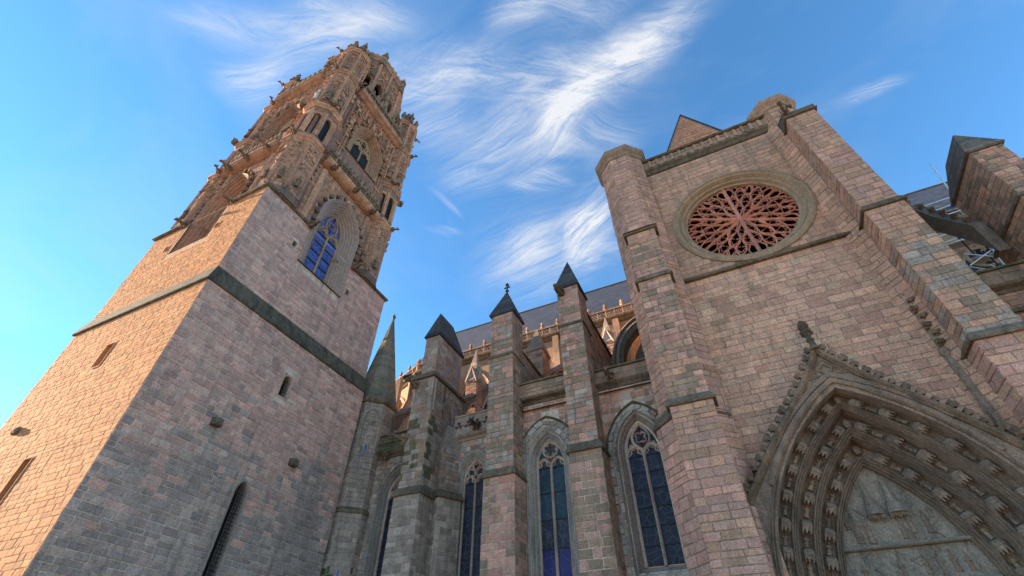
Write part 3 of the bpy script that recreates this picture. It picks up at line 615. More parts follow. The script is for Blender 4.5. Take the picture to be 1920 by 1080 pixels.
# core of the ornate stages
XC, YC, XLC, YBC = -26.75, 11.35, -38.6, 24.4
F2R, F2L = FY(XC), FX(YC)
BV0, BHW, BVS, BH, BFW, BFD = 46.5, 1.4, 49.5, 2.3, .85, 1.0
ba = off_arch(0, BHW, BVS, BH, BFW-.06)
for F, u0, u1, c, mm_, cols in ((F2R, YC, YBC, UC, S_UPPER, S_UPPER), (F2L, XLC, XC, UL, S_UPPER, S_UPPER)):
    wp = path_of(c, WFW-.06, 32.5)
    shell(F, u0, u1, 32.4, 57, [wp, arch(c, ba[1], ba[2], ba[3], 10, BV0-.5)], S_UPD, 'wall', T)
    MT.wall(F, 33.4, 40.9, (u0+2.6, u1-2.6), [hole_of(c, WFW+.2, 32)], .36, .45, .9, .04, .03, S_UPPER, 5 if F is F2R else 6)
bk = MB(); bk.add([(XLC, YC, 32), (XLC, YBC, 32), (XLC, YBC, 57), (XLC, YC, 57)], [(0, 1, 2, 3)]); bk.add([(XC, YBC, 32), (XLC, YBC, 32), (XLC, YBC, 57), (XC, YBC, 57)], [(0, 1, 2, 3)]); bk.obj('wall', S_UPPER, T)
WG = stone('tower window stone', [(.44, .29, .23), (.36, .26, .21), (.50, .31, .24)], (.26, .19, .155), .3)
for F, Fd, c, gl in ((FY(-26.0), F2R, UC, G_BLUE), (FX(10.95), F2L, UL, G_DARK)):
    gothic_window(F, c, WV0, WHW, WVS, WH, 0, WFW, WFD if F.N.x > .5 else 1.4, T, gl, WG if F.N.x > .5 else S_UPPER, 'flame', 4, 6, S_RING, WVS-.9, sill=WS, back=.85 if F.N.x > .5 else .45, hoodw=.14, barw=.11)
    a = off_arch(c, WHW, WVS, WH, WFW+.2); MT.ring(F, arch(a[0], a[1], a[2], a[3], 12, 32.6), .0, .30, .10, .42, WG if F.N.x > .5 else S_UPPER, -.8)
    a = off_arch(c, WHW, WVS, WH, WFW+.25); pts = resample(arch(a[0], a[1], a[2], a[3], 10, 33.4), 1.0)
    for (p, t) in pts: place('crocket', CROCK, T, F.p(p[0]-t[1]*.05, -.15, p[1]+t[0]*.05), F.U*(-t[1])+F.W*t[0]+F.N*.4, 1.1, F.N)
    # belfry opening
    gothic_window(Fd, c, BV0, BHW, BVS, BH, .12, BFW, BFD, T, BLACK, S_UPPER, 'flame', 2, 5, S_RING, BVS-.1, sill=.5, back=.3, hoodw=.2, barw=.12)  # black panes paint the shade inside the unglazed opening
    a = off_arch(c, BHW, BVS, BH, BFW+.3); pts = resample(arch(a[0], a[1], a[2], a[3], 10, 48), 1.3)
    for (p, t) in pts: place('crocket', CROCK, T, Fd.p(p[0], .1, p[1]), Fd.U*(-t[1])+Fd.W*t[0]+Fd.N*.4, 1.1, Fd.N)
    # pilaster strips beside the lower window and string mouldings
    lo, hi = (14.3, 21.35) if F.N.x > .5 else (-35.7, -29.5)
    for u in (lo+.35, hi-.35):
        m = MB(); m.rib(Fd, [(u, 33.2), (u, 40.4)], .62, -.02, .30); m.obj('pilaster', S_UPPER, T)
    m = MB()
    for s_ in (-1, 1):
        for du in (2.95, 3.25): m.rib(Fd, [(c+s_*du*.97, 42.9), (c+s_*du*.97, 52)], .14, -.02, .22)
    m.box(Fd, lo, c-2.5, -.02, .16, 45.2, 45.45); m.box(Fd, c+2.5, hi, -.02, .16, 45.2, 45.45)
    m.obj('wall_moulding', S_UPPER, T, 'stuff')
    m = MB(); blind_tracery(m, Fd, lo, c-2.35, 48.2, 55.3, 0, 2, .18, .3); blind_tracery(m, Fd, c+2.35, hi, 48.2, 55.3, 0, 2, .18, .3)
    blind_tracery(m, Fd, lo+1.0, hi-1.0, 52.9, 55.4, 0, 6, .18, .3)
    for s_ in (-1, 1):
        for k in range(3): foils(m, Fd, c+s_*(2.0+k*.55), 51.6+k*.2-.3*k, .42, 4, .1, 0, .16); m.rib(Fd, circle(c+s_*(1.2+k*.7), 52.6-.35*k, .36, 10), .12, -.02, .2, True)
    m.obj('tracery_panel', S_UPPER, T)
    # gallery: cornice and pierced parapet
    m = MB(); m.sweep([(lo-.4, 40.55), (hi+.4, 40.55)], [(0, -.1), (.05, .2), (.15, .45), (.35, .75), (.62, .95), (.8, .95), (.85, .8), (1.0, .7), (1.0, -.1)], lambda a_, b_, hh: Fd.p(a_, hh, b_), False, True); m.obj('gallery_cornice', S_UPPER, T)
    balustrade(Fd, lo-.2, hi+.2, 41.55, 1.15, .55, .75, .75, S_CARVE, T, 'parapet', False)
    m = MB(); crest(m, Fd, lo-.1, hi+.1, 42.6, 1.0, .55, .52, .78); m.obj('cresting', S_CARVE, T)
    # main cornice with cresting
    m = MB(); m.sweep([(lo-.4, 55.5), (hi+.4, 55.5)], [(0, -.1), (.05, .25), (.2, .5), (.3, .5), (.5, .85), (.75, 1.0), (1.0, .95), (1.15, .7), (1.15, -.1)], lambda a_, b_, hh: Fd.p(a_, hh, b_), False, True); m.obj('cornice', S_UPPER, T)
    balustrade(Fd, lo, hi, 56.6, 1.5, .5, .75, .9, S_CARVE, T, 'parapet', False); m = MB(); crest(m, Fd, lo, hi, 58.0, 1.6, .8, .5, .75); m.obj('cresting', S_CARVE, T)
    m = MB(); r4 = random.Random(int(abs(c)*10))
    for i in range(130):
        u, v = r4.uniform(lo, hi), r4.uniform(47.5, 55.2)
        if abs(u-c) < 2.3 and v < 52.6: continue
        q_ = Fd.p(u, .12, v); z_ = r4.uniform(.09, .2); m.hull_box(q_, z_, z_, z_*r4.uniform(.8, 1.8), .35)
    m.obj('carving', S_UPPER, T, 'stuff')
    # gargoyles and carved beasts of the gallery and of the string course
    for u, v in ((lo+.6, 40.7), (hi-.6, 40.7), (c, 40.9)): place('gargoyle', GARG, T, Fd.p(u, .6, v), Fd.N+Vector((0, 0, -.1)), 1.0)
    for u in (c-2.75, c+2.75): place('gargoyle', GARG, T, F.p(u, .0, 32.35), F.N+Vector((0, 0, -.15)), 1.0)
CEN = {'fr': (-27.7, 12.5), 'rr': (-27.7, 23.0), 'fl': (-37.45, 12.5), 'rl': (-37.45, 23.0)}
for key, c in CEN.items():
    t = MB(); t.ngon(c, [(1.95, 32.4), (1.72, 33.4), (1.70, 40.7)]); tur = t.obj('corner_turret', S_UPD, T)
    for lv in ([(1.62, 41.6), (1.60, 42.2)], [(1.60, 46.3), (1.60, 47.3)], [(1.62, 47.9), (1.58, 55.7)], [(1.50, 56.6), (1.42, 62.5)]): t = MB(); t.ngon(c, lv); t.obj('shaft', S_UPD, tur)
    for z, ap in ((40.7, 1.66), (47.1, 1.60), (55.6, 1.60), (62.4, 1.45)):
        pr = MB(); belt(pr, oct_pts(c, ap), [(-.1, z), (.08, z), (.16, z+.2), (.32, z+.35), (.32, z+.6), (.05, z+.95), (-.1, z+.95)], True); pr.obj('belt', S_UPPER, tur)
    tr = MB(); dk = MB(); vis = [k for k in range(8)]
    for k, F, s_ in oct_faces(c, 1.70):
        h = s_/2
        if F.N.y < .5 and F.N.x > -.8: MT.wall(F, 33.5, 40.7, (-h, h), [], .34, .35, .8, .03, .02, S_UPPER, 200+k); MT.wall(F, 48.0, 55.6, (-h, h), [], .38, .4, .8, .03, .03, S_UPPER, 210+k, -.13)
        for u in (-h, h): tr.rib(F, [(u, 33.4), (u, 40.7)], .2, -.05, .10)
        tr.rib(F, arch(0, h*.8, 38.9, .75, 4, 33.9), .12, -.02, .10); tr.rib(F, [(-h*.8, 36.4), (0, 37.3), (h*.8, 36.4)], .12, -.02, .09)
    for k, F, s_ in oct_faces(c, 1.60):
        h = s_/2
        for u in (-h, h): tr.box(F, u-.17, u+.17, -.3, .02, 42.2, 46.35)          # open arcade
        tr.prism(F, [(-h+.15, 46.35), (-h+.15, 45.3), (-h*.4, 45.85), (0, 46.0), (h*.4, 45.85), (h-.15, 45.3), (h-.15, 46.35)], -.3, 0)
        for u in (-h, h): tr.rib(F, [(u, 47.9), (u, 55.7)], .2, -.05, .10); tr.rib(F, [(u, 56.5), (u, 62.4)], .18, -.15, .02)
        tr.rib(F, arch(0, h*.72, 54.2, .6, 4, 48.3), .12, -.02, .10); foils(tr, F, 0, 53.2, .36, 4, .1, -.02, .12)
        tr.rib(F, [(-h*.7, 50.2), (0, 51.0), (h*.7, 50.2)], .12, -.02, .09); tr.rib(F, arch(0, h*.6, 61.2, .6, 3, 57.2), .12, -.14, .02); tr.rib(F, circle(0, 59.8, .3, 8), .12, -.14, .03, True)
    r5 = random.Random(len(key)+int(c[1]))
    for i in range(150):
        a_ = r5.uniform(0, 2*PI); v = r5.choice((r5.uniform(48.5, 55.3), r5.uniform(57, 62.3), r5.uniform(37.5, 40.5))); ap_ = 1.78 if v < 42 else (1.68 if v < 56 else 1.55); z_ = r5.uniform(.07, .17)
        tr.hull_box((c[0]+ap_*math.cos(a_), c[1]+ap_*math.sin(a_), v), z_, z_, z_*r5.uniform(.8, 2), .35)
    tr.obj('turret_tracery', S_UPPER, tur, 'stuff')
    dk.ngon(c, [(1.25, 42.0), (1.25, 46.4)]); dk.obj('interior_shade', BLACK, tur)  # solid black core stands in for shade behind the open arcade
    cw = MB(); cw.ngon(c, [(1.45, 63.2), (1.3, 64.0), (1.0, 65.0), (.65, 66.0), (.45, 66.6), (.55, 66.8), (.22, 67.3), (.3, 67.7), (.05, 68.3)])
    for i in range(8):
        a = i*PI/4+PI/8; p = (c[0]+1.45*math.cos(a), c[1]+1.45*math.sin(a)); cw.ngon(p, [(.2, 63.0), (.18, 64.5), (.30, 64.7), (.10, 65.4), (.17, 65.5), (.02, 66.4 if i % 2 else 65.9)], 4, .3)
    cw.obj('crown', S_CARVE, tur)
    for i in range(8):
        a = i*PI/4+PI/8; Nn = Vector((math.cos(a), math.sin(a), 0))
        place('crocket', CROCK, tur, Vector((c[0], c[1], 65.6))+Nn*.5, Nn, 1.0)
        if key != 'rl' and (Nn.y < .5 or key == 'rr'):
            if i % 2 == 0: place('gargoyle', GARG, tur, Vector((c[0], c[1], 41.1))+Nn*1.9, Nn+Vector((0, 0, -.1)), .85); place('gargoyle', GARG, tur, Vector((c[0], c[1], 56.0))+Nn*1.8, Nn, .9)
            else: place('gargoyle', GARG, tur, Vector((c[0], c[1], 62.9))+Nn*1.7, Nn, .8); place('crocket', CROCK, tur, Vector((c[0], c[1], 47.7))+Nn*1.8, Nn, 2.0)
    for k, F, s_ in oct_faces(c, 1.70):
        if F.N.y > .5 or F.N.x < -.5: continue
        place('carved_figure', FIGM, tur, F.p(0, .12, 34.4), F.N, (1.1, 1.1, 1.5)); place('carved_figure', FIGM if k != 6 or key != 'fr' else FIGW, tur, F.p(0, .0, 48.9), F.N, (1.6, 1.5, 2.3))
# lantern
LC = (-32.6, 17.75); LAP = 5.1
ln = MB(); ln.ngon(LC, [(LAP-1.2, 56.5), (LAP-1.2, 70.0)]); ln.add([(XLC, YC, 56.9), (XC, YC, 56.9), (XC, YBC, 56.9), (XLC, YBC, 56.9)], [(0, 1, 2, 3)]); lan = ln.obj('lantern', BLACK, T)  # black inner core paints the shade behind the lantern arches
wl = MB(); tr = MB(); cs = MB()
for k, F, s_ in oct_faces(LC, LAP):
    h = s_/2; holes = [arch(u, .62, 63.4, 1.1, 5, 60.2) for u in (-1.05, 1.05)]
    wl.prism(F, [(-h, 56.8), (h, 56.8), (h, 70.2), (-h, 70.2)], -.5, 0, holes=holes)
    for u in (-h, 0, h): tr.rib(F, [(u, 56.8), (u, 69.9)], .34, -.05, .3)
    for u in (-1.05, 1.05):
        tr.rib(F, arch(u, .78, 63.5, 1.3, 5, 60.0), .2, -.02, .22); tr.rib(F, [(u-.8, 64.9), (u, 66.3), (u+.8, 64.9)], .2, -.02, .2); tr.rib(F, circle(u, 67.6, .55, 10), .18, -.02, .2, True); foils(tr, F, u, 67.6, .5, 4, .1, 0, .16)
        tr.rib(F, arch(u, .7, 58.7, .6, 4, 57.2), .18, -.02, .2); tr.rib(F, [(u-.6, 61.8), (u+.6, 61.8)], .12, -.3, -.1)
    tr.box(F, -h, h, -.02, .24, 59.5, 59.8); crest(cs, F, -h, h, 71.0, 1.3, .7, -.1, .15)
    for u in (-h, h): cs.ngon(F.p(u, .1, 0)[:2], [(.30, 69.0), (.28, 71.4), (.42, 71.6), (.12, 73.0), (.02, 73.6)], 5)
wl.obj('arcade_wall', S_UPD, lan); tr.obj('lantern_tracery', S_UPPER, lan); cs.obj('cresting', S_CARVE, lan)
b = MB(); belt(b, oct_pts(LC, LAP), [(-.3, 70.0), (.1, 70.0), (.2, 70.3), (.45, 70.6), (.45, 70.9), (.05, 71.1), (-.3, 71.1)], True); b.obj('cornice', S_UPPER, lan)
for i in range(8):   # little flying struts and pinnacles round the lantern
    a = i*PI/4; Nn = Vector((math.cos(a), math.sin(a), 0)); q = Vector((LC[0], LC[1], 0))+Nn*(LAP+.95); m = MB()
    m.ngon(q[:2], [(.42, 56.6), (.40, 60.5), (.55, 60.7), (.36, 61.0), (.3, 62.2), (.45, 62.4), (.04, 64.6)], 6); m.tube(q+Vector((0, 0, 60.9)), q-Nn*1.0+Vector((0, 0, 62.2)), .2, 5); m.obj('pinnacle', S_CARVE, lan)
MT.finish()

# ================================================================== stair turret
ST = thing('stair_turret', (-26.7, 28.1, 0), 'slender octagonal stair turret with pointed stone spire in the angle behind the big tower', 'turret')
MS = Masonry(ST, most=200, minpx=8); SCN = (-26.7, 28.1)
t = MB(); t.ngon(SCN, [(1.86, 0), (1.86, 12.7)]); t.ngon(SCN, [(1.74, 12.7), (1.74, 21.5)]); t.obj('wall', S_MORTD, ST)
for k, F, s_ in oct_faces(SCN, 1.86):
    if k in (5, 6, 7, 0, 1): MS.wall(F, 3, 12.65, (-s_/2, s_/2), [], .36, .4, .8, .03, .02, lambda u, v, rr: rr.choice([S_TURR, S_TURR, S_GREY, S_MOSS] if v < 9 else [S_TURR]), 20+k)
arches = MB()
for k, F, s_ in oct_faces(SCN, 1.74):
    if k in (5, 6, 7, 0, 1):
        MS.wall(F, 13.0, 21.45, (-s_/2, s_/2), [], .36, .45, .85, .025, .018, S_TURR, 30+k)
        arches.rib(F, arch(0, s_*.38, 20.1, .75, 5, 18.2), .1, .0, .1); foils(arches, F, 0, 20.0, .4, 3, .07, .02, .08, PI/2)
        arches.rib(F, [(-s_/2, 17.5), (-s_/2, 21.4)], .12, -.03, .06)
arches.obj('blind_arcade', S_TURR, ST)
b = MB(); belt(b, oct_pts(SCN, 1.74), [(-.1, 12.62), (.2, 12.62), (.24, 12.7), (.2, 12.85), (-.02, 13.1), (-.1, 13.1)], True); b.obj('drip_moulding', S_DRIP, ST); b = MB(); belt(b, oct_pts(SCN, 1.74), [(-.1, 21.45), (.1, 21.45), (.24, 21.6), (.24, 21.8), (.0, 22.0), (-.1, 22.0)], True); b.obj('drip_moulding', S_DRIP, ST)
for v in (17.0, 8.4):
    F = [f for k, f, s_ in oct_faces(SCN, 1.74 if v > 12 else 1.86) if k == 7][0]; m = MB(); m.box(F, -.16, .16, .0, .06, v-.06, v+.78); o = m.obj('window', S_TURR, ST); m = MB(); m.box(F, -.07, .07, .062, .075, v, v+.7); m.obj('pane', G_BLUE, o)
sp = MB(); cps = []
NS = 26
for i in range(NS):   # spire in courses
    t0, t1 = i/NS, (i+1)/NS; a0 = 1.80*(1-t0)+.08*t0; a1 = 1.80*(1-t1)+.08*t1; z0 = 21.95+9.9*t0; z1 = 21.95+9.9*t1
    m = MB(); m.ngon(SCN, [(a0, z0), (a1+.02, z1-.03), (a1-.02, z1)]); cps.append(m)
spm = stone('mossy sun tinted spire stone', [(.17, .16, .12), (.21, .19, .14), (.15, .145, .11)], (.09, .10, .06), .4, moss=.2, orange=.75)  # orange patches paint sunlight onto the spire; green is moss
spr = MB()
for m in cps: n = len(spr.v); spr.v += m.v; spr.f += [tuple(i+n for i in f) for f in m.f]; spr.m += m.m
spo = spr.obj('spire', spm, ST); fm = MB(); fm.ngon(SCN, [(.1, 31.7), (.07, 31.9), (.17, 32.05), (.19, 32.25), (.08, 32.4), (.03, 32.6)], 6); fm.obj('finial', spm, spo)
MS.finish()
# ================================================================== chapel range
CH = thing('chapel_wall', (-12, 24.5, 0), 'low outer wall of the chapels with tall pointed windows between the stepped buttresses', 'wall')
MC = Masonry(CH, most=290, minpx=8); YW = 24.5; FC = FX(YW)
WINS = [(-9.3, .86, 4.0, 12.55, 1.5, .40, .55, 'circle', [G_DARK, G_DARK, G_VIOL, G_DARK, G_TEAL, G_TEAL]), (-3.95, .93, 6.9, 12.25, 1.75, .36, .5, 'flame', None)]
def pal_ch(u, v, rr): return rr.choice([S_PINKB, S_PALE, S_PINKB, S_BUTT] if u > -12.5 else [S_PALE, S_TURR, S_PINKB, S_GREY])
holes, hp = [], []
for (c, hw, v0, vs, h, fwd, fd, st_, gm) in WINS:
    a = off_arch(c, hw, vs, h, fwd-.05); hp.append(arch(a[0], a[1], a[2], a[3], 8, v0-.3))
    a = off_arch(c, hw, vs, h, fwd+(.80 if c < -6 else .55)); holes.append(arch_hole(a[0], a[1], v0-.4, a[2], a[3]))
shell(FC, -12.9, -1.9, 0, 16.6, hp, S_MORT, 'wall', CH)
MC.wall(FC, 3, 16.5, (-10.8, -1.9), holes, .34, .38, .9, .03, .016, pal_ch, 42)
S_WR = stone('window arch stone', [(.46, .40, .33), (.36, .30, .25), (.52, .46, .38), (.35, .23, .18), (.41, .35, .29)], (.12, .115, .11), .45, soot=.12)
for (c, hw, v0, vs, h, fwd, fd, st_, gm) in WINS:
    gothic_window(FC, c, v0, hw, vs, h, 0.03, fwd, fd, CH, G_DARK, S_WR, st_, 6, 3, S_PALE, vs-.15, gmats=gm, barw=.045, sill=.4, back=.05, hoodw=.1)
    q_ = .36 if c < -6 else .25; a = off_arch(c, hw, vs, h, fwd+.02); MC.ring(FC, arch(a[0], a[1], a[2], a[3], 14, v0), .0, q_, .05, .40, S_WR, joint=.04); MC.ring(FC, arch(a[0], a[1], a[2], a[3], 14, v0), q_+.02, 2*q_, .10, .46, S_WR, seed=8, joint=.04)
    if 1: a = off_arch(c, hw, vs, h, fwd+2*q_+.06); m = MB(); m.rib(FC, arch(a[0], a[1], a[2], a[3], 12), .13, -.02, .16); m.obj('hood_mould', S_DRIP, CH)
par = lambda u0, u1, z0, z1, d, mat, yy=YW: None
def parapet_block(u0, u1, z0, z1, dp, root, ms, mat, seed, FC=FC):
    m = MB(); m.sweep([(u0, z0-.35), (u1, z0-.35)], [(0, -.1), (.05, .08), (.2, .14), (.3, dp), (.42, dp+.05), (.42, -.1)], lambda a, b, h: FC.p(a, h, b), False, True); m.obj('cornice', S_DRIP, root)
    m = MB(); m.box(FC, u0, u1, -.35, dp-.03, z0+.07, z1-.14); m.obj('parapet', S_MORTD, root)
    ms.wall(FC, z0+.08, z1-.14, (u0, u1), [], .34, .5, .95, .04, .02, mat, seed, dp-.03)
    m = MB(); m.sweep([(u0, z1-.14), (u1, z1-.14)], [(0, -.45), (0, dp+.12), (.1, dp+.14), (.24, dp-.1), (.24, -.45)], lambda a, b, h: FC.p(a, h, b), False, True); m.obj('coping', S_MOSS, root)
def trefoil_parapet(u0, u1, z0, z1, dp, root, mats, FC=FC):
    m = MB(); m.sweep([(u0, z0-.35), (u1, z0-.35)], [(0, -.1), (.05, .10), (.2, .16), (.3, dp), (.42, dp+.08), (.42, -.1)], lambda a, b, h: FC.p(a, h, b), False, True); m.obj('cornice', mats, root)
    n = max(1, round((u1-u0)/.8)); s_ = (u1-u0)/n; hs = []
    for i in range(n):
        c = u0+s_*(i+.5); vc = (z0+z1)/2; 
        for a in range(3): hs.append(circle(c+.17*math.cos(PI/2+a*2*PI/3), vc+.19*math.sin(PI/2+a*2*PI/3), .14, 7))
    m = MB(); m.prism(FC, [(u0, z0+.07), (u1, z0+.07), (u1, z1-.12), (u0, z1-.12)], dp-.28, dp-.06, holes=hs); m.obj('pierced_parapet', mats, root)
    m = MB(); m.sweep([(u0, z1-.12), (u1, z1-.12)], [(0, dp-.4), (0, dp+.02), (.1, dp+.06), (.16, dp-.05), (.16, dp-.4)], lambda a, b, h: FC.p(a, h, b), False, True); m.obj('coping', mats, root)
parapet_block(-10.9, -7.3, 16.65, 17.8, .45, CH, MC, S_BUTT, 44); parapet_block(-5.9, -1.9, 16.5, 17.55, .25, CH, MC, S_BUTT, 45)
for u, v, s_ in ((-10.9, 16.1, .95), (-4.9, 16.9, .9)):
    place('gargoyle', GARG, CH, FC.p(u, .2, v), FC.N+Vector((0, 0, -.12)), s_)
rf = MB(); rf.add([(-12.9, 24.2, 15.9), (-1.9, 24.2, 15.9), (-1.9, 36, 19.5), (-12.9, 36, 19.5)], [(0, 1, 2, 3)]); rf.obj('roof', SLATE, CH)
m = MB(); m.box(FYL(-12.9), -28.2, -24.5, -.3, 0, 0, 16.5); m.obj('return_wall', S_BUTT, CH)
MC.finish()
CF = thing('chapel_wall', (-19, 28, 0), 'farther outer wall of the choir chapels with two narrow pointed windows, either side of the broad double buttress', 'wall')
MCF = Masonry(CF, most=200, minpx=8); FC2 = FX(28.0); holes, hp = [], []
WINS2 = [(-22.7, .92, 4.5, 13.85, 1.6, .5, .5, 'flame', None), (-16.2, .88, 4.5, 13.9, 1.5, .4, .45, 'trefoil', None)]
for (c, hw, v0, vs, h, fwd, fd, st_, gm) in WINS2:
    a = off_arch(c, hw, vs, h, fwd-.05); hp.append(arch(a[0], a[1], a[2], a[3], 8, v0-.3)); a = off_arch(c, hw, vs, h, fwd+.3); holes.append(arch_hole(a[0], a[1], v0-.4, a[2], a[3]))
shell(FC2, -26.0, -12.6, 0, 17.1, hp, S_MORTD, 'wall', CF)
MCF.wall(FC2, 3, 16.8, (-25.0, -12.6), holes, .36, .4, .85, .03, .018, lambda u, v, rr: rr.choice([S_TURR, S_TURR, S_PALE] if u < -18 else [S_PALE, S_TURR, S_PINKB, S_PINKB]), 41)
for (c, hw, v0, vs, h, fwd, fd, st_, gm) in WINS2:
    gothic_window(FC2, c, v0, hw, vs, h, 0.03, fwd, fd, CF, G_DARK, S_WR, st_, 6, 3, S_PALE, vs-.15, barw=.045, sill=.4, back=.05, hoodw=.1)
    a = off_arch(c, hw, vs, h, fwd+.02); MCF.ring(FC2, arch(a[0], a[1], a[2], a[3], 12, v0), .0, .28, .06, .45, S_WR)
parapet_block(-25.0, -19.8, 17.1, 18.7, .3, CF, MCF, S_MOSS, 43, FC2); trefoil_parapet(-17.9, -13.2, 17.1, 18.75, .4, CF, S_TURR, FC2)
for u, v in ((-15.9, 17.6), (-23.9, 16.8)): place('gargoyle', GARG, CF, FC2.p(u, .2, v), FC2.N+Vector((0, 0, -.12)), 1.15)
rf = MB(); rf.add([(-25, 27.6, 17.9), (-12.9, 27.6, 17.9), (-12.9, 36, 20.5), (-25, 36, 20.5)], [(0, 1, 2, 3)]); rf.obj('roof', SLATE, CF)
MCF.finish()

# ================================================================== buttresses
def pier(ms, poly, z0, z1, mat, core, root, seed, ch=.33, faces=None, pr=.03, gap=.014, lm=(.4, .85)):
    m = MB(); n = len(poly); m.loft([[(x, y, z0) for x, y in poly], [(x, y, z1) for x, y in poly]]); m.obj('core', core, root)
    for i in range(n):
        a, b = poly[i], poly[(i+1) % n]; F = Frame((a[0], a[1], 0), (b[0]-a[0], b[1]-a[1], 0))
        if F.N.dot(Vector((-a[0], -a[1], 0))) < 0: continue
        l = math.dist(a, b)
        if l > .25: ms.wall(F, z0, z1, (-.02, l+.02), [], ch, lm[0], lm[1], pr, gap, mat, seed*10+i)
def rectp(x0, x1, y0, y1): return [(x0, y0), (x1, y0), (x1, y1), (x0, y1)]
def drip(root, poly, z, out=.11, h=.24, idx=None, mat=None):
    m = MB(); m.sweep(poly if idx is None else [poly[i] for i in idx], [(-.12, z-.02), (out, z-.02), (out+.03, z+.05), (out, z+.1), (0.0, z+h), (-.12, z+h)], lambda a, b, hh: Vector((a, b, hh)), idx is None, True, sgn=-1); m.obj('drip_moulding', mat or S_DRIP, root)
def pyramid(root, x0, x1, y0, y1, z, apex, mat, over=.14, name='cap', th=.12):
    m = MB(); m.loft([[(x0-over, y0-over, z), (x1+over, y0-over, z), (x1+over, y1+over, z), (x0-over, y1+over, z)], [(x0-over, y0-over, z+th), (x1+over, y0-over, z+th), (x1+over, y1+over, z+th), (x0-over, y1+over, z+th)]])
    n = 9
    for i in range(n):
        t0, t1 = i/n, (i+1)/n; f = lambda t, e, k: e+(apex[k]-e)*t
        lv = []
        for t, ex in ((t0, .03), (t1, .03)):
            lv.append([(f(t, x, 0)+ex*sx*(1-t), f(t, y, 1)+ex*sy*(1-t), z+th+(apex[2]-z-th)*t-(0.03 if ex and t == t0 else 0)) for x, y, sx, sy in ((x0-over, y0-over, -1, -1), (x1+over, y0-over, 1, -1), (x1+over, y1+over, 1, 1), (x0-over, y1+over, -1, 1))])
        m.loft(lv, i == n-1)
    return m.obj(name, mat, root)
S_CAP = stone('dark slate stone cap', [(.055, .05, .058), (.085, .08, .085), (.11, .10, .10)], (.045, .044, .04), .5, soot=.2, moss=.2)
GB = 'stepped buttresses of the cathedral side'
# second from the right: cross finial
B2 = thing('buttress', (-11.7, 23.8, 0), 'slim stepped buttress with dark pointed cap and small cross finial', 'buttress', GB)
MB2 = Masonry(B2, most=150, minpx=8); mp = lambda u, v, rr: rr.choice([S_PINKB, S_PINKB, S_BUTT] if v < 11.5 else [S_BUTT, S_BUTT, S_TURR, S_PINKB])
pier(MB2, rectp(-12.62, -10.72, 22.95, 24.6), 3, 11.6, mp, S_MORT, B2, 51); drip(B2, rectp(-12.55, -10.80, 23.0, 24.6), 11.6, .2, .5)
pier(MB2, rectp(-12.55, -10.82, 23.02, 24.65), 12.0, 19.6, mp, S_MORTD, B2, 52); drip(B2, rectp(-12.5, -10.85, 23.05, 24.65), 19.6)
pier(MB2, rectp(-12.5, -10.85, 23.05, 24.7), 19.85, 23.3, mp, S_MORTD, B2, 53)
cp = pyramid(B2, -12.5, -10.85, 23.05, 24.7, 23.3, (-11.68, 23.87, 26.3), S_CAP)
m = MB(); m.tube((-11.68, 23.87, 26.2), (-11.68, 23.87, 26.95), .06, 6); m.tube((-11.92, 23.87, 26.68), (-11.44, 23.87, 26.68), .07, 6); m.hull_box((-11.68, 23.87, 26.98), .1, .09, .09, .15); m.ngon((-11.68, 23.87), [(.1, 26.25), (.14, 26.33), (.08, 26.42)], 6); m.obj('finial', S_CAP, cp)
pier(MB2, rectp(-12.3, -10.98, 24.7, 28.9), 15, 20.9, mp, S_MORTD, B2, 54)
m = MB(); m.loft([[(x, y, z) for x, z in ((-12.42, 20.85), (-10.86, 20.85), (-10.86, 20.98), (-11.64, 21.5), (-12.42, 20.98))] for y in (24.7, 29.0)]); m.obj('coping', S_DRIP, B2)
MB2.finish()
B3 = thing('buttress', (-6.65, 23.8, 0), 'tall stepped buttress with dark pyramid cap and a waterspout jutting under it', 'buttress', GB)
MB3 = Masonry(B3, most=170, minpx=8); mp = lambda u, v, rr: rr.choice([S_BUTT, S_BUTT, S_BUTT, S_PINKB] if v < 12 else ([S_BUTT, S_BUTT, S_TURR, S_PINKB] if v < 20.6 else [S_PINKB, S_PINKB, S_BUTT]))
pier(MB3, rectp(-7.5, -5.76, 22.95, 24.6), 3, 12.1, mp, S_MORT, B3, 61); drip(B3, rectp(-7.45, -5.82, 23.0, 24.6), 12.1, .2, .5)
pier(MB3, rectp(-7.42, -5.86, 23.05, 24.7), 12.5, 20.6, mp, S_MORTD, B3, 62); drip(B3, rectp(-7.4, -5.88, 23.07, 24.7), 20.6)
pier(MB3, rectp(-7.38, -5.9, 23.1, 24.9), 20.85, 24.0, mp, S_MORT, B3, 63)
pyramid(B3, -7.38, -5.9, 23.1, 24.9, 24.0, (-6.62, 24.0, 27.5), S_CAP)
place('gargoyle', GARG, B3, (-7.0, 23.1, 23.5), (-.15, -1, -.1), 1.0)
pier(MB3, rectp(-7.2, -6.0, 24.9, 31.4), 15, 22.7, mp, S_MORTD, B3, 64)
m = MB(); m.loft([[(x, y, z+dz) for x, z in ((-7.34, 22.65), (-5.86, 22.65), (-5.86, 22.8), (-6.6, 23.3), (-7.34, 22.8))] for y, dz in ((24.9, .1), (31.4, .3))]); m.obj('coping', S_DRIP, B3)
MB3.finish()
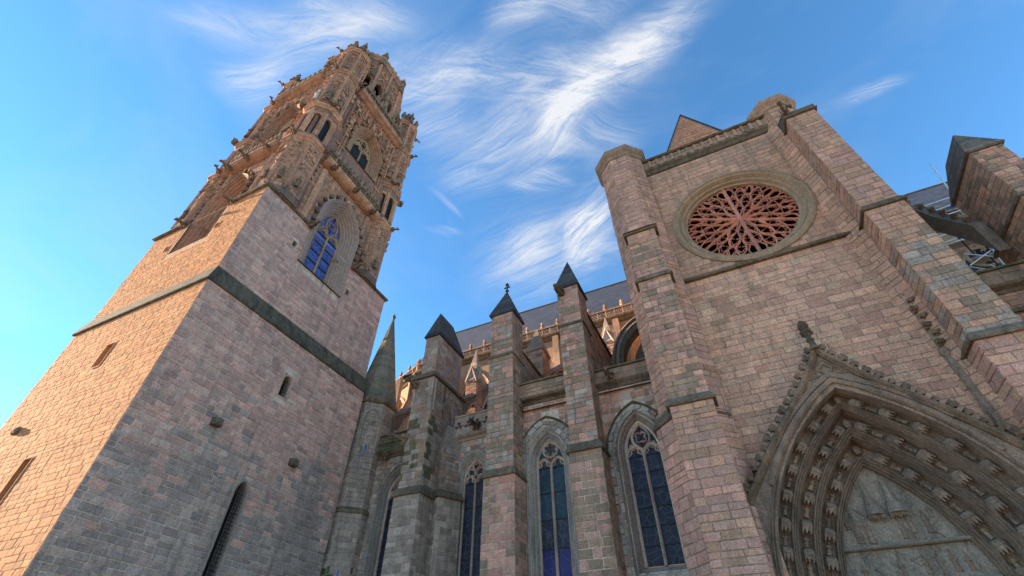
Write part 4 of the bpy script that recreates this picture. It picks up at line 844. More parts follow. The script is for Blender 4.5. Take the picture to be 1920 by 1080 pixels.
# big double buttress on the left
BA = thing('buttress', (-19.4, 26.8, 0), 'broad grey double buttress with long hipped cap, just right of the slender spired turret', 'buttress', GB)
MBA = Masonry(BA, most=220, minpx=8); mg = lambda u, v, rr: rr.choice([S_TURR, S_TURR, S_BUTT, S_GREY])
ml = lambda u, v, rr: rr.choice([S_TURR, S_PALE, S_TURR])
kz = lambda z: (z-1.6)*KB+1.6
kr = lambda a, b, c, d: rectp(a*KB, b*KB, c*KB, d*KB)
KB = 28/24.5
pier(MBA, kr(-17.9, -16.15, 22.0, 24.6), 3, kz(11.1), ml, S_MORT, BA, 71, .36, lm=(.5, .95)); drip(BA, kr(-17.85, -16.2, 22.05, 24.6), kz(11.1), .2, .55)
arm = [(x*KB, y*KB) for x, y in ((-16.4, 23.62), (-15.7, 23.2), (-14.93, 24.5), (-15.6, 24.9))]
pier(MBA, arm, 3, kz(11.2), ml, S_MORT, BA, 72, .36, lm=(.45, .9)); drip(BA, arm, kz(11.2), .16, .5)
arm2 = [(x*KB, y*KB) for x, y in ((-16.4, 23.75), (-15.85, 23.42), (-15.15, 24.6), (-15.7, 24.9))]
pier(MBA, arm2, kz(11.5), kz(14.3), mg, S_MORTD, BA, 73)
m = MB(); cx, cy = -15.85*KB, 23.95*KB; m.loft([[(x, y, kz(14.3)) for x, y in arm2], [(x+(cx-x)*.15, y+(cy-y)*.15, kz(15.2)) for x, y in arm2], [(cx+(x-cx)*.3, cy+(y-cy)*.3, kz(15.9)) for x, y in arm2]]); m.obj('gablet', S_TURR, BA)
pier(MBA, kr(-17.75, -16.25, 22.08, 25.95), kz(11.4), kz(18.8), lambda u, v, rr: rr.choice([S_TURR, S_MOSS, S_TURR] if u < .8 and v < 18 else [S_TURR, S_TURR, S_BUTT]), S_MORTD, BA, 74, .36); drip(BA, kr(-17.75, -16.25, 22.05, 25.95), kz(18.8), .2, .5)
pier(MBA, kr(-17.45, -16.35, 22.2, 25.5), kz(19.15), kz(22.4), mg, S_MORTD, BA, 75, .36, pr=.02)
m = MB(); F = FX(22.08*KB); blind_tracery(m, F, -17.6*KB, -16.4*KB, kz(16.4), kz(18.7), .03, 1, .1, .1); F = FY(-16.25*KB); blind_tracery(m, F, 22.3*KB, 23.5*KB, kz(16.4), kz(18.7), .03, 1, .1, .1); blind_tracery(m, F, 23.5*KB, 24.7*KB, kz(16.4), kz(18.7), .03, 1, .1, .1); m.obj('blind_tracery', S_TURR, BA, 'stuff')
def hip(root, x0, x1, y0, y1, z, xr, yr0, yr1, zr, mat):
    m = MB(); n = 8
    m.loft([[(x0-.14, y0-.14, z), (x1+.14, y0-.14, z), (x1+.14, y1+.14, z), (x0-.14, y1+.14, z)], [(x0-.14, y0-.14, z+.1), (x1+.14, y0-.14, z+.1), (x1+.14, y1+.14, z+.1), (x0-.14, y1+.14, z+.1)]])
    for i in range(n):
        lv = []
        for t in (i/n, (i+1)/n):
            g_ = lambda a, b: a+(b-a)*t
            e = .03*(1-t) if t == i/n else 0
            lv.append([(g_(x0-.14, xr-.04)-e, g_(y0-.14, yr0)-e, z+.1+(zr-z-.1)*t-e), (g_(x1+.14, xr+.04)+e, g_(y0-.14, yr0)-e, z+.1+(zr-z-.1)*t-e), (g_(x1+.14, xr+.04)+e, g_(y1+.14, yr1)+e, z+.1+(zr-z-.1)*t-e), (g_(x0-.14, xr-.04)-e, g_(y1+.14, yr1)+e, z+.1+(zr-z-.1)*t-e)])
        m.loft(lv, i == n-1)
    return m.obj('cap', mat, root)
hip(BA, -17.45*KB, -16.35*KB, 22.2*KB, 25.5*KB, kz(22.4), -16.95*KB, 22.8*KB, 24.7*KB, kz(25.1), S_CAP)
place('gargoyle', GARG, BA, (-17.5*KB, 22.2*KB, kz(18.4)), (-.3, -1, -.05), 1.1); place('gargoyle', GARG, BA, (-17.6*KB, 22.3*KB, kz(14.6)), (-.8, -.8, -.02), 1.3)
MBA.finish()
# ================================================================== upper church: clerestory and great roof
CO = thing('choir', (-12, 40, 0), 'high upper church behind the buttresses with pierced balustrade and long dark slate roof', 'church')
FH = FX(36.0); cw = [c for c in (-27.8, -21.6, -15.2, -8.9, -2.7, 15.6, 21.8, 28.0)]
def clerestory(F, u0, u1, cs_, root, zb=15, zt=30.2):
    hp = [arch(*[*off_arch(c, 1.75, 25.2, 3.1, .55)][:4], 8, 19.7) for c in cs_]
    shell(F, u0, u1, zb, zt, hp, S_CLER, 'wall', root)
    for c in cs_: gothic_window(F, c, 20, 1.75, 25.2, 3.1, .03, .6, .6, root, G_DARK, S_CLER, 'circle', 4, 3, S_RING, 24.8, back=.05, barw=.05)
    m = MB(); m.sweep([(u0, zt-.3), (u1, zt-.3)], [(0, -.1), (.05, .15), (.25, .3), (.4, .55), (.6, .6), (.6, -.1)], lambda a, b, h: F.p(a, h, b), False, True); m.obj('cornice', S_DRIP, root)
    balustrade(F, u0, u1, zt+.3, 1.05, .25, .5, .85, S_BUTT, root)
clerestory(FH, -28.6, -1.5, cw[:5], CO); clerestory(FH, 11.5, 46, cw[5:], CO)
FA = Frame((-28.6, 36.0, 0), (.93, -.37, 0)); FAo = Frame((-28.6-.93*7, 36+.37*7, 0), (.93, -.37, 0))
clerestory(FAo, 0, 7, [3.4], CO); FB = Frame((-28.6-.93*7-.5*7, 36+.37*7+.87*7, 0), (.5, -.87, 0)); clerestory(FB, 0, 7, [3.5], CO)
for u in (-31.0, -24.7, -18.4, -12.0, -5.8, 12.5, 18.7, 24.9): m = MB(); m.box(FH, u-.3, u+.3, 0, .5, 15, 30.1); m.obj('pilaster', S_CLER, CO)
for u in (.3, 1.6, 5.6, 6.8): m = MB(); m.box(FAo, u-.16, u+.16, 0, .3, 15, 30.1); m.obj('pilaster', S_CLER, CO)
m = MB(); m.add([(-30.5, 35.6, 30.5), (-1, 35.6, 30.5), (-1, 43, 41.3), (-30.5, 43, 41.3)], [(0, 1, 2, 3)]); m.add([(-1, 35.6, 30.5), (60, 35.6, 30.5), (60, 43, 41.3), (-1, 43, 41.3)], [(0, 1, 2, 3)]); m.add([(-30.5, 35.6, 30.5), (-30.5, 43, 41.3), (-36, 43, 30.5)], [(0, 1, 2)])
m.add([(-30.5, 50.4, 30.5), (60, 50.4, 30.5), (60, 43, 41.3), (-30.5, 43, 41.3)], [(0, 1, 2, 3)]); rfo = m.obj('roof', SLATE, CO)
m = MB(); m.tube((-30.5, 43, 41.33), (60, 43, 41.33), .12, 5); m.obj('ridge', S_CAP, rfo)
m = MB(); m.loft([[(-35, 50, 0), (60, 50, 0), (60, 50.3, 0), (-35, 50.3, 0)], [(-35, 50, 30), (60, 50, 30), (60, 50.3, 30), (-35, 50.3, 30)]]); m.obj('rear_wall', S_CLER, CO)
# flying buttresses
def flyer(x, wd, y0, z0, y1, z1, label, zb=15.0):
    t = thing('flying_buttress', (x, (y0+y1)/2, zb), label, 'flying buttress', 'flying buttresses of the choir')
    F = FY(x+wd/2); n = 10; lo = []
    for i in range(n+1):
        s_ = i/n; y = y0+(y1-y0)*s_; lo.append((y, z0-1.8*(1-s_)**2*1.8-.9+(z1-z0)*(1-(1-s_)**2)**.5 if s_ > 0 else z0-4.2))
    poly = lo+[(y1, z1+.2), (y0, z0+.2)]; m = MB(); m.prism(F, poly, -wd, 0); m.obj('arch', S_FLY, t)
    m = MB(); m.rib(F, [(a, b+.1) for a, b in lo], .18, -.02, .06); m.obj('arch_moulding', S_TURR, t)
    m = MB(); F2 = F; m.loft([[F.p(a, d, v) for d, v in ((-wd-.12, b+.18), (.12, b+.18), (.12, b+.34), (-wd/2, b+.6), (-wd-.12, b+.34))] for a, b in ((y0, z0), (y1, z1))]); m.obj('coping', S_FLY, t)
flyer(-19.1, .8, 29.4, 21.0, 32.2, 23.1, 'lower grey raking flyer between the broad hipped buttress and the small gabled pinnacle')
flyer(-19.1, .8, 32.6, 23.6, 36.0, 26.4, 'upper raking flyer from the little gabled pinnacle to the clerestory')
flyer(-25.2, .8, 28.6, 20.6, 36.0, 26.0, 'dark flying buttress seen between the spired turret and the broad buttress')
flyer(-11.7, .8, 30.2, 21.8, 36.0, 26.4, 'flying buttress behind the buttress with the cross finial')
flyer(-6.5, .8, 31.4, 22.4, 36.0, 26.6, 'flying buttress behind the buttress with the gargoyle')
def pinnacle(x0, x1, y0, y1, zb, zt, apex, label, gab=False, mat=None):
    t = thing('pinnacle', ((x0+x1)/2, (y0+y1)/2, zb), label, 'pinnacle'); ms = Masonry(t, most=0)
    pier(ms, rectp(x0, x1, y0, y1), zb, zt, mat or (lambda u, v, rr: rr.choice([S_PINKB, S_BUTT])), S_MORTD, t, 81); ms.finish()
    if gab:
        m = MB()
        for F, u0, u1 in ((FX(y0), x0, x1), (FY(x1), y0, y1)): m.prism(F, [(u0-.1, zt-.1), (u1+.1, zt-.1), ((u0+u1)/2, zt+1.5)], -.3, .06); m.rib(F, [(u0, zt), ((u0+u1)/2, zt+1.5), (u1, zt)], .14, .03, .15)
        m.obj('gablet', S_PALE, t)
    pyramid(t, x0, x1, y0, y1, zt, ((x0+x1)/2, (y0+y1)/2, apex), S_TURR if gab else S_BUTT, .1)
pinnacle(-12.3, -11.0, 29.0, 30.6, 15, 23.9, 26.8, 'squat inner pinnacle with pyramid top behind the pair of nearer buttresses')
pinnacle(-19.7, -18.6, 31.8, 32.9, 15, 24.6, 28.6, 'small inner pinnacle with gabled top and thin spike in front of the clerestory', True)
pinnacle(-7.0, -5.9, 33.4, 34.6, 15, 26.0, 29.4, 'ornate inner pinnacle beside the balustrade near the transept turret', True)
# arch springing sideways to the transept
t = thing('flying_buttress', (-4.2, 30.5, 15), 'dark moulded half arch rising against the transept stair turret', 'flying buttress', 'flying buttresses of the choir'); F = FX(30.2)
pa = lambda r0: [(-2.2-r0*math.cos(a), 21.3+r0*1.22*math.sin(a)) for a in [PI/2*i/12 for i in range(13)]]
m = MB(); m.prism(F, pa(3.6)+pa(2.7)[::-1], -.9, 0); m.obj('arch', S_FLY, t); m = MB(); m.rib(F, pa(3.15), .2, -.02, .1); m.rib(F, pa(3.5), .16, -.02, .12); m.obj('arch_moulding', S_TURR, t)
m = MB(); m.prism(FX(30.25), pa(2.0)+pa(1.3)[::-1], -1.6, -.6); m.obj('inner_arch', S_DRIP, t)
m = MB(); m.box(F, -5.9, -4.9, -1.0, .05, 15, 21.4); m.box(F, -2.4, -1.6, -1.0, .0, 24, 26.2); m.obj('springer', S_FLY, t)

# ================================================================== transept front
TR = thing('transept', (5, 30, 0), 'transept front with big round rose window, plain ashlar wall, parapet and octagonal corner turrets', 'church front')
MR = Masonry(TR, most=295, minpx=9); YT = 22.0; FT = FX(YT); RC, RZ, RI, RO = 5.18, 24.55, 3.12, 3.82
XA, XB = .1, 9.75
PC, PZ, PR0, POFF = 4.97, 4.2, 6.74, 4.4   # portal centre, spring height, inner radius, centre offset
def parch(Rr, n=16, v0=None):
    th = math.acos(POFF/Rr); pts = [(PC-(Rr*math.cos(th*i/n)-POFF), PZ+Rr*math.sin(th*i/n)) for i in range(n+1)]; pts[-1] = (PC, PZ+Rr*math.sin(th))
    pts = pts+[(2*PC-a, b) for a, b in pts[:-1][::-1]]
    return [(pts[0][0], v0)]+pts+[(pts[-1][0], v0)] if v0 is not None else pts
def phole(Rr, ex=0):
    def f(v):
        if v > PZ+math.sqrt(Rr*Rr-POFF*POFF): return None
        x = math.sqrt(max(0, Rr*Rr-max(0, v-PZ)**2))-POFF
        return (PC-x-ex, PC+x+ex) if x > 0 else None
    return f
shell(FT, XA-1.5, XB+1.7, 0.0, 31.4, [circle(RC, RZ, RO-.1, 48), parch(8.9, 12, .02)], S_MORTD, 'wall', TR)
GAB = [(-4.72, 7.9), (-4.35, 8.4), (-3.7, 9.25), (-3.0, 10.1), (-2.55, 10.6), (-2.0, 11.2), (-1.3, 12.0), (-.68, 12.8), (-.25, 13.4), (0, 13.9)]
def gab_hole(v):
    if v < 7.9: return (PC-4.72, PC+4.72)
    for (a, b), (c, d) in zip(GAB, GAB[1:]):
        if b <= v <= d: x = a+(c-a)*(v-b)/(d-b); return (PC+x+.05, PC-x-.05)
    return None
mtr = lambda u, v, rr: S_TRUP if rr.random() < .12 else S_TRAN
MR.wall(FT, 2, 20.3, (XA+.1, XB), [gab_hole], .325, .5, 1.1, .016, .010, mtr, 91)
MR.wall(FT, 20.65, 31.3, (XA+.1, XB), [circ_hole(RC, RZ, RO+.06)], .34, .42, .95, .022, .012, S_TRUP, 92)
m = MB(); m.sweep([(XA, 20.3), (XB, 20.3)], [(0, -.1), (0, .22), (.08, .26), (.14, .22), (.36, .03), (.36, -.1)], lambda a, b, h: FT.p(a, h, b), False, True); m.obj('string_course', S_DRIP, TR)
m = MB(); m.sweep([(XA-1.2, 31.3), (XB+1.5, 31.3)], [(0, -.1), (.05, .12), (.3, .2), (.4, .3), (.55, .3), (.55, -.1)], lambda a, b, h: FT.p(a, h, b), False, True)
m.sweep([(XA-1.2, 32.75), (XB+1.5, 32.75)], [(0, -.3), (0, .42), (.1, .5), (.28, .36), (.28, -.3)], lambda a, b, h: FT.p(a, h, b), False, True); m.obj('cornice', S_DRIP, TR)
m = MB(); m.box(FT, XA-1.2, XB+1.5, -.5, .22, 31.85, 32.75); m.obj('parapet', S_TRUP, TR)
MR.wall(FT, 31.9, 32.7, (XA-1.1, XB+1.4), [], .4, .5, .9, .05, .03, S_BUTT, 93, .22)
m = MB(); crn = [(u, .22) for u in [XA-1+.55*i for i in range(21)]]
for u, d in crn: m.box(FT, u-.1, u+.1, .2, .34, 31.95, 32.7)
m.obj('corbel_table', S_BUTT, TR, 'stuff')
# rose
m = MB(); m.sweep(circle(RC, RZ, RI, 56), [(RO-RI+.16, -.05), (RO-RI+.16, .10), (RO-RI+.02, .16), (RO-RI-.06, .06), (RO-RI-.2, .08), (RO-RI-.28, -.05), (.42, -.02), (.36, -.16), (.2, -.14), (.14, -.34), (.0, -.36), (0, -.62)], lambda a, b, h: FT.p(a, h, b), True, False, sgn=-1); rose = m.obj('rose_window', S_RING, TR)
m = MB(); m.prism(FT, circle(RC, RZ, RI+.05, 48), None, -.60); m.obj('pane', G_ROSE, rose)
def pol(r, a): return (RC+r*math.cos(a), RZ+r*math.sin(a))
t0_ = R(90+2); g = -.60
for k in range(6):
    a = t0_+k*PI/3; m = MB(); m.rib(FT, [pol(.0, a), pol(RI, a)], .20 if k % 3 == 0 else .13, g, g+.20); m.obj('spoke', S_ROSE, rose)
for k in range(6):
    m = MB(); A = t0_+k*PI/3
    def leaf(ra, rb, c_, w_, wd, dd, tre=True):
        for sg in (-1, 1):
            m.rib(FT, [pol(RI*(ra+(rb-ra)*t), A+R(c_)+sg*R(w_)/2*math.sin(PI*min(1, t**1.25))**.85) for t in [i/9 for i in range(10)]], wd, g, g+dd)
        if tre:
            rr_ = (rb-ra)*RI*.20; cx, cy = pol(RI*(ra+(rb-ra)*.62), A+R(c_)); foils(m, FT, cx, cy, rr_, 3, .045, g, g+dd*.6, A+R(c_))
    for c_ in (15, 45): leaf(.07, .50, c_, 25, .085, .14)
    leaf(.30, .76, 30, 20, .08, .13); leaf(.34, .74, 7.5, 15, .08, .13); leaf(.34, .74, 52.5, 15, .08, .13)
    for c_ in (19, 41): leaf(.52, .96, c_, 14, .075, .12)
    for c_ in (5, 30, 55): leaf(.70, 1.0, c_, 10.5, .07, .11, False)
    for c_ in (12.5, 24.5, 35.5, 47.5): leaf(.82, 1.02, c_, 7, .06, .10, False)
    m.obj('tracery', S_ROSE, rose)
# corner turrets
for nm, c, ap, zt in (('l', (-.78, 22.25), 1.58, 33.2), ('r', (10.25, 22.6), 1.22, 33.0)):
    m = MB(); m.ngon(c, [(ap-.02, 0), (ap-.02, zt)]); tu = m.obj('corner_turret', S_MORTD, TR)
    for k, F, s_ in oct_faces(c, ap-.02):
        if nm == 'l' and k in (3, 4, 5, 6, 7): MR.wall(F, 3 if k < 6 else (24 if k == 6 else 2), zt-.05, (-s_/2, s_/2), [], .36, .4, .9, .035, .02, lambda u, v, rr: rr.choice([S_PINKB, S_TRUP, S_PINKB]), 100+k)
        if nm == 'r' and k in (3, 4, 5, 6, 7): MR.wall(F, 2, zt-.05, (-s_/2, s_/2), [], .36, .4, .9, .035, .02, S_TRUP, 110+k)
    m = MB(); belt(m, oct_pts(c, ap), [(-.1, zt-.1), (.08, zt), (.14, zt+.25), (.3, zt+.45), (.36, zt+.6), (.36, zt+.9), (.12, zt+1.1), (-.1, zt+1.1)], True); m.ngon(c, [(ap, zt+.9), (ap-.1, zt+1.4), (ap-.6, zt+1.75)]); m.obj('turret_cap', S_BUTT, tu)
m = MB(); m.ngon((-1.0, 22.2), [(1.62, 0), (1.62, 11.7), (1.5, 12.2)]); m.obj('turret_base', S_MORTD, TR)
for k, F, s_ in oct_faces((-1.0, 22.2), 1.62):
    if k in (4, 5, 7): MR.wall(F, 3, 11.7, (-s_/2, s_/2), [], .36, .4, .9, .035, .02, S_PINKB, 120+k)
m = MB(); belt(m, oct_pts((-1.0, 22.2), 1.58), [(-.1, 11.68), (.16, 11.68), (.19, 11.75), (.1, 11.95), (-.12, 12.3)], True); m.obj('drip_moulding', S_DRIP, TR)
# gable of the roof behind, side walls and roof
m = MB(); FG = FX(23.0); m.prism(FG, [(1.3, 31.5), (8.6, 31.5), (5.02, 39.2)], -.6, 0); m.obj('gable', S_MORTD, TR)
def tri(v): x = 3.6*(39.1-v)/7.7; return (5.02-x, 5.02+x)
v = 31.5
while v < 38.9: MR.wall(FG, v, min(v+.34, 39), (tri(v+.34)[0], tri(v+.34)[1]), [], .34, .4, .8, .03, .02, S_BRICKRED, int(v*10)); v += .34
m = MB(); m.rib(FG, [(1.2, 31.4), (5.02, 39.3), (8.8, 31.4)], .22, -.6, .12); m.obj('gable_coping', S_CAP, TR)
m = MB(); m.add([(1.3, 23.2, 31.5), (5.02, 23.2, 39.15), (5.02, 43, 39.15), (1.3, 43, 31.5)], [(0, 1, 2, 3)]); m.add([(8.7, 23.2, 31.5), (5.02, 23.2, 39.15), (5.02, 43, 39.15), (8.7, 43, 31.5)], [(0, 1, 2, 3)]); m.obj('roof', SLATE, TR)
m = MB(); m.loft([[(-1.3, 22.6, z), (11.3, 22.6, z), (11.3, 43, z), (-1.3, 43, z)] for z in (12, 31.5)]); m.obj('body', S_CLER, TR)
# corner shafts with crocketed tops, corbels, string fragments
for x, s_ in ((.42, 1), (9.45, -1)):
    m = MB(); m.tube((x, 21.86, 9.4), (x, 21.86, 12.6), .22, 8); m.tube((x, 21.86, 2), (x, 21.86, 8.6), .25, 8); m.ngon((x, 21.82), [(.1, 8.45), (.28, 8.9), (.34, 9.05), (.34, 9.3), (.2, 9.45)], 8); m.ngon((x, 21.84), [(.2, 12.5), (.24, 12.7), (.16, 13.0), (.1, 15.6), (.16, 15.8), (.03, 16.2)], 6); sh = m.obj('corner_shaft', S_PORT, TR)
    for i in range(6): place('crocket', CROCK, sh, (x+(.1 if i % 2 else -.1), 21.72, 13.0+i*.45), (s_*.3*(1 if i % 2 else -1), -1, .2), .8)
    m = MB(); m.sweep([(x+s_*.3, 9.3), (x+s_*1.5, 9.3)], [(0, -.05), (0, .18), (.08, .2), (.25, 0), (.25, -.05)], lambda a, b, h: FT.p(a, h, b), False, True); m.obj('string_course', S_DRIP, TR)
MR.finish()
# big buttresses of the front
GT = 'big buttresses of the transept front'
def tbutt(label, x0, x1, z_low, z_mid, z_top, seed, left):
    t = thing('buttress', ((x0+x1)/2, 21, 0), label, 'buttress', GT); ms = Masonry(t, most=220, minpx=9); y0 = 20.2
    lowm = (lambda u, v, rr: rr.choice([S_PINKB, S_PINKB, S_TRUP])) ; upm = (lambda u, v, rr: rr.choice([S_PINKB, S_TRUP, S_BUTT])) if left else (lambda u, v, rr: rr.choice([S_TRUP, S_BUTT, S_TURR, S_TRUP] if v < 18 else [S_TRUP, S_TRUP, S_PINKB]))
    pier(ms, rectp(x0, x1, y0, 22.1), 3, z_low, lowm, S_MORTD, t, seed, .32, lm=(.45, .95)); drip(t, rectp(x0+.02, x1-.02, y0+.02, 22.1), z_low, .16, .4, [3, 0, 1, 2])
    pier(ms, rectp(x0+.04, x1-.04, y0+.04, 22.1), z_low+.35, z_mid, upm, S_MORTD, t, seed+1, .32, lm=(.45, .95)); drip(t, rectp(x0+.05, x1-.05, y0+.05, 22.1), z_mid, .16, .4, [3, 0, 1, 2])
    pier(ms, rectp(x0+.07, x1-.07, y0+.07, 22.1), z_mid+.35, z_top, upm, S_MORTD, t, seed+2, .34, lm=(.45, .95)); drip(t, rectp(x0+.07, x1-.07, y0+.07, 22.1), z_top, .16, .2, [3, 0, 1, 2])
    m = MB(); xm = (x0+x1)/2
    if left:
        n = 7
        for i in range(n):
            a, b = i/n, (i+1)/n; L_ = lambda t_, o: [(x0-.1+(xm-x0+.1)*t_-o, y0-.05+1.75*t_-o, z_top+.2+2.1*t_), (x1+.1+(xm-x1-.1)*t_+o, y0-.05+1.75*t_-o, z_top+.2+2.1*t_), (x1+.1+(xm-x1-.1)*t_+o, 22.1, z_top+.2+2.1*t_), (x0-.1+(xm-x0+.1)*t_-o, 22.1, z_top+.2+2.1*t_)]
            m.loft([L_(a, .03), L_(b, 0)])
        m.obj('cap', S_MOSS, t)
    else:
        m.loft([[(x0-.05, y0-.02, z_top+.2), (x1+.05, y0-.02, z_top+.2), (x1+.05, 22.1, z_top+.2), (x0-.05, 22.1, z_top+.2)], [(x0-.05, y0-.02, z_top+.5), (x1+.05, y0-.02, z_top+.5), (x1+.05, 22.1, z_top+1.8), (x0-.05, 22.1, z_top+1.8)]]); m.obj('cap', S_DRIP, t)
        place('gargoyle', GARG, t, (x0+.25, y0+.1, z_top+.5), (-.35, -1, .25), .9)
    ms.finish()
tbutt('reddish buttress left of the rose window, its mossy hood leaning on the corner turret', -1.66, .2, 12.05, 19.85, 23.9, 130, True)
tbutt('massive grey brown buttress right of the rose window', 9.73, 11.45, 12.1, 20.05, 29.6, 140, False)

# ================================================================== portal
PT = thing('portal', (PC, 21.6, 0), 'dark carved Gothic portal with pointed gable, three rings of canopied figures and relief tympanum', 'portal')
FP = FX(21.2); OUT = [(PC+a, b) for a, b in GAB]; OUT = OUT+[(2*PC-a, b) for a, b in OUT[:-1][::-1]]
m = MB(); m.prism(FP, [(PC-4.72, .03)]+OUT+[(PC+4.72, .03)], -.85, 0, holes=[parch(8.85, 14, .05)]); m.obj('gable_wall', S_PORT, PT)
# orders: profile from the tympanum edge outwards; offset, depth
prof = []
def roll(o0, o1, d0, d1):   # small rolls and hollows between two points
    n = 3
    for i in range(n):
        a = o0+(o1-o0)*i/n; b = o0+(o1-o0)*(i+1)/n; p = d0+(d1-d0)*i/n; q = d0+(d1-d0)*(i+1)/n
        prof.extend([(a, p), (a+.01, p+(q-p)*.7), (a+(b-a)*.35, q+.02), (a+(b-a)*.75, q), (b-.01, q-.04)])
prof.append((-.0, -2.3)); roll(0, .24, -2.05, -1.78)
BANDS = []
for (o0, o1, dd0, dd1) in ((.24, .74, -1.78, -1.42), (.98, 1.46, -1.15, -.80), (1.68, 2.12, -.55, -.22)):
    prof += [(o0, dd0), (o0+.04, dd0-.26), (o1-.04, dd0-.24), (o1, dd1-.02)]; BANDS.append((o0, o1, dd0-.22, dd1))
    if o0 < .5: roll(o1, o1+.24, dd1, -1.15)
    elif o0 < 1.2: roll(o1, o1+.22, dd1, -.55)
    else: roll(o1, o1+.12, dd1, 0.06)
prof += [(2.30, .12), (2.30, -.1)]
m = MB(); m.sweep(parch(PR0, 18, .06), prof, lambda a, b, h: FP.p(a, h, b), False, False); m.obj('archivolt', S_PORT, PT)
rr = random.Random(5)
for bi, (o0, o1, d0, d1) in enumerate(BANDS):
    Rm = PR0+(o0+o1)/2; wd = (o1-o0); pts = resample(parch(Rm, 24), .1); half = len(pts)//2
    Ls = pts[:half+1]; step = 1.06 if bi else .98; n = int(len(Ls)*.1/step)
    for side in (0, 1):
        for k in range(n+1):
            i = int((k+.72)*step/.1)
            if i >= len(Ls)-4: continue
            (p, t) = Ls[i]
            if side: p = (2*PC-p[0], p[1]); tg = Vector((-t[0], 0, t[1]))
            else: tg = Vector((t[0], 0, t[1]))
            nrm = Vector((tg.z, 0, -tg.x)) if not side else Vector((-tg.z, 0, tg.x))   # towards the opening
            N = (Vector((0, -1, 0))+nrm*.55).normalized(); P = FP.p(p[0], d0+.02, p[1])
            place('canopy', CANM, PT, P, N, (wd*1.15, wd*1.35, .62), tg)
            if not (bi == 2 and rr.random() < .25): place('carved_figure', FIGP, PT, P-tg*.50, N, (wd*1.2, wd*1.4, .48), tg)
# keystone heads where the rings meet
for bi, (o0, o1, d0, d1) in enumerate(BANDS):
    z = PZ+math.sqrt((PR0+(o0+o1)/2)**2-POFF**2); m = MB(); m.ngon((PC, 21.2-d0-.12), [(.10, z-.22), (.13, z-.1), (.15, z+.02), (.08, z+.12)], 7); m.obj('keystone', S_PORT, PT)
# gable mouldings, crockets and finial
for Ro, zl in ((9.14, 8.3), (9.38, 9.7)):
    m = MB(); m.rib(FP, [q_ for q_ in parch(Ro, 40) if q_[1] > zl], .2, -.02, .16); m.obj('outer_moulding', S_PORT, PT)
m = MB(); m.sweep(OUT, [(-.16, -.1), (-.16, .10), (-.05, .22), (.08, .2), (.14, .05), (.14, -.85), (0, -.85)], lambda a, b, h: FP.p(a, h, b), False, True); gm_ = m.obj('gable_moulding', S_CARVE, PT)
for p, t in resample(OUT, .46)[1:-1]:
    place('crocket', CROCK, gm_, FP.p(p[0]-t[1]*.1, .02, p[1]+t[0]*.1), Vector((-t[1], 0, t[0])), .62+.25*random.random(), (0, -1, 0))
m = MB(); FPn = (PC, 21.0); m.ngon(FPn, [(.18, 13.7), (.11, 14.1), (.16, 14.2), (.09, 14.35), (.2, 14.6), (.12, 14.8), (.22, 14.95), (.17, 15.15), (.05, 15.3)], 6)
m.obj('finial', S_CARVE, PT)
for i in range(4): a = i*PI/2+.4; place('crocket', CROCK, gm_, (PC+.12*math.cos(a), 21.0+.12*math.sin(a), 14.55), (math.cos(a), math.sin(a), .2), .5)
m = MB()
for s_ in (-1, 1):
    m.rib(FP, [(PC+s_*.08, 13.2), (PC+s_*.5, 12.75), (PC+s_*.72, 12.45), (PC, 12.5)], .08, -.02, .08); foils(m, FP, PC+s_*.32, 12.55, .22, 4, .06, -.02, .07)
foils(m, FP, PC, 12.75, .25, 4, .06, -.02, .08); m.obj('gable_relief', S_PORT, PT, 'stuff')
# tympanum
FTY = FX(23.38); m = MB(); m.prism(FTY, parch(PR0+.05, 16, 4.6), -.3, 0); ty = m.obj('tympanum', S_TYMP, PT)
m = MB(); m.sweep([(PC-2.05, 6.33), (PC+2.05, 6.33)], [(0, -.02), (0, .16), (.05, .22), (.12, .2), (.16, .02), (.16, -.02)], lambda a, b, h: FTY.p(a, h, b), False, True); m.sweep([(PC-2.2, 5.1), (PC+2.2, 5.1)], [(0, -.02), (0, .2), (.06, .26), (.14, .2), (.18, .02), (.18, -.02)], lambda a, b, h: FTY.p(a, h, b), False, True); m.obj('lintel_moulding', S_TYMP, ty)
for s_ in (-1, 1):   # two hanging canopies with tapered stems
    x = PC+s_*.36-.05; q = FTY.p(x, .14, 0); m = MB(); m.ngon((q.x, q.y), [(.05, 8.75), (.08, 8.4), (.12, 8.1), (.17, 7.85), (.24, 7.8), (.27, 7.6), (.29, 7.45)], 8); m.obj('canopy_stem', S_TYMP, ty)
    for k in range(2): place('canopy', CANM, ty, FTY.p(x+(k-.5)*.26, .05, 7.3), (0, -1, 0), (.34, .5, .36))
rr = random.Random(9)
for (u, v, s3, ln_) in ((-1.25, 6.6, .9, 1.1), (-.9, 6.55, .7, .9), (1.05, 6.7, .6, .8), (.55, 6.75, .5, .8), (-1.5, 7.1, .4, .5), (1.3, 7.2, .4, .4), (.2, 6.6, .5, .7), (1.2, 5.45, .6, .7), (.8, 5.4, .5, .7), (-1.6, 5.4, .5, .5), (-.4, 5.4, .5, .6), (.35, 5.45, .5, .6), (1.6, 5.45, .5, .55)):
    place('carved_figure', FIGM if rr.random() < 0 else FIGP, ty, FTY.p(PC+u, .0, v), (0, -1, 0), (s3, .45, ln_))
m = MB()
for i in range(26):
    u, v = rr.uniform(-1.6, 1.6), rr.uniform(5.4, 7.6)
    m.rib(FTY, [(PC+u, v), (PC+u+rr.uniform(-.25, .25), v+rr.uniform(.1, .35)), (PC+u+rr.uniform(-.3, .3), v+rr.uniform(.3, .6))], rr.uniform(.04, .09), -.01, .05)
m.obj('relief', S_TYMP, ty, 'stuff')
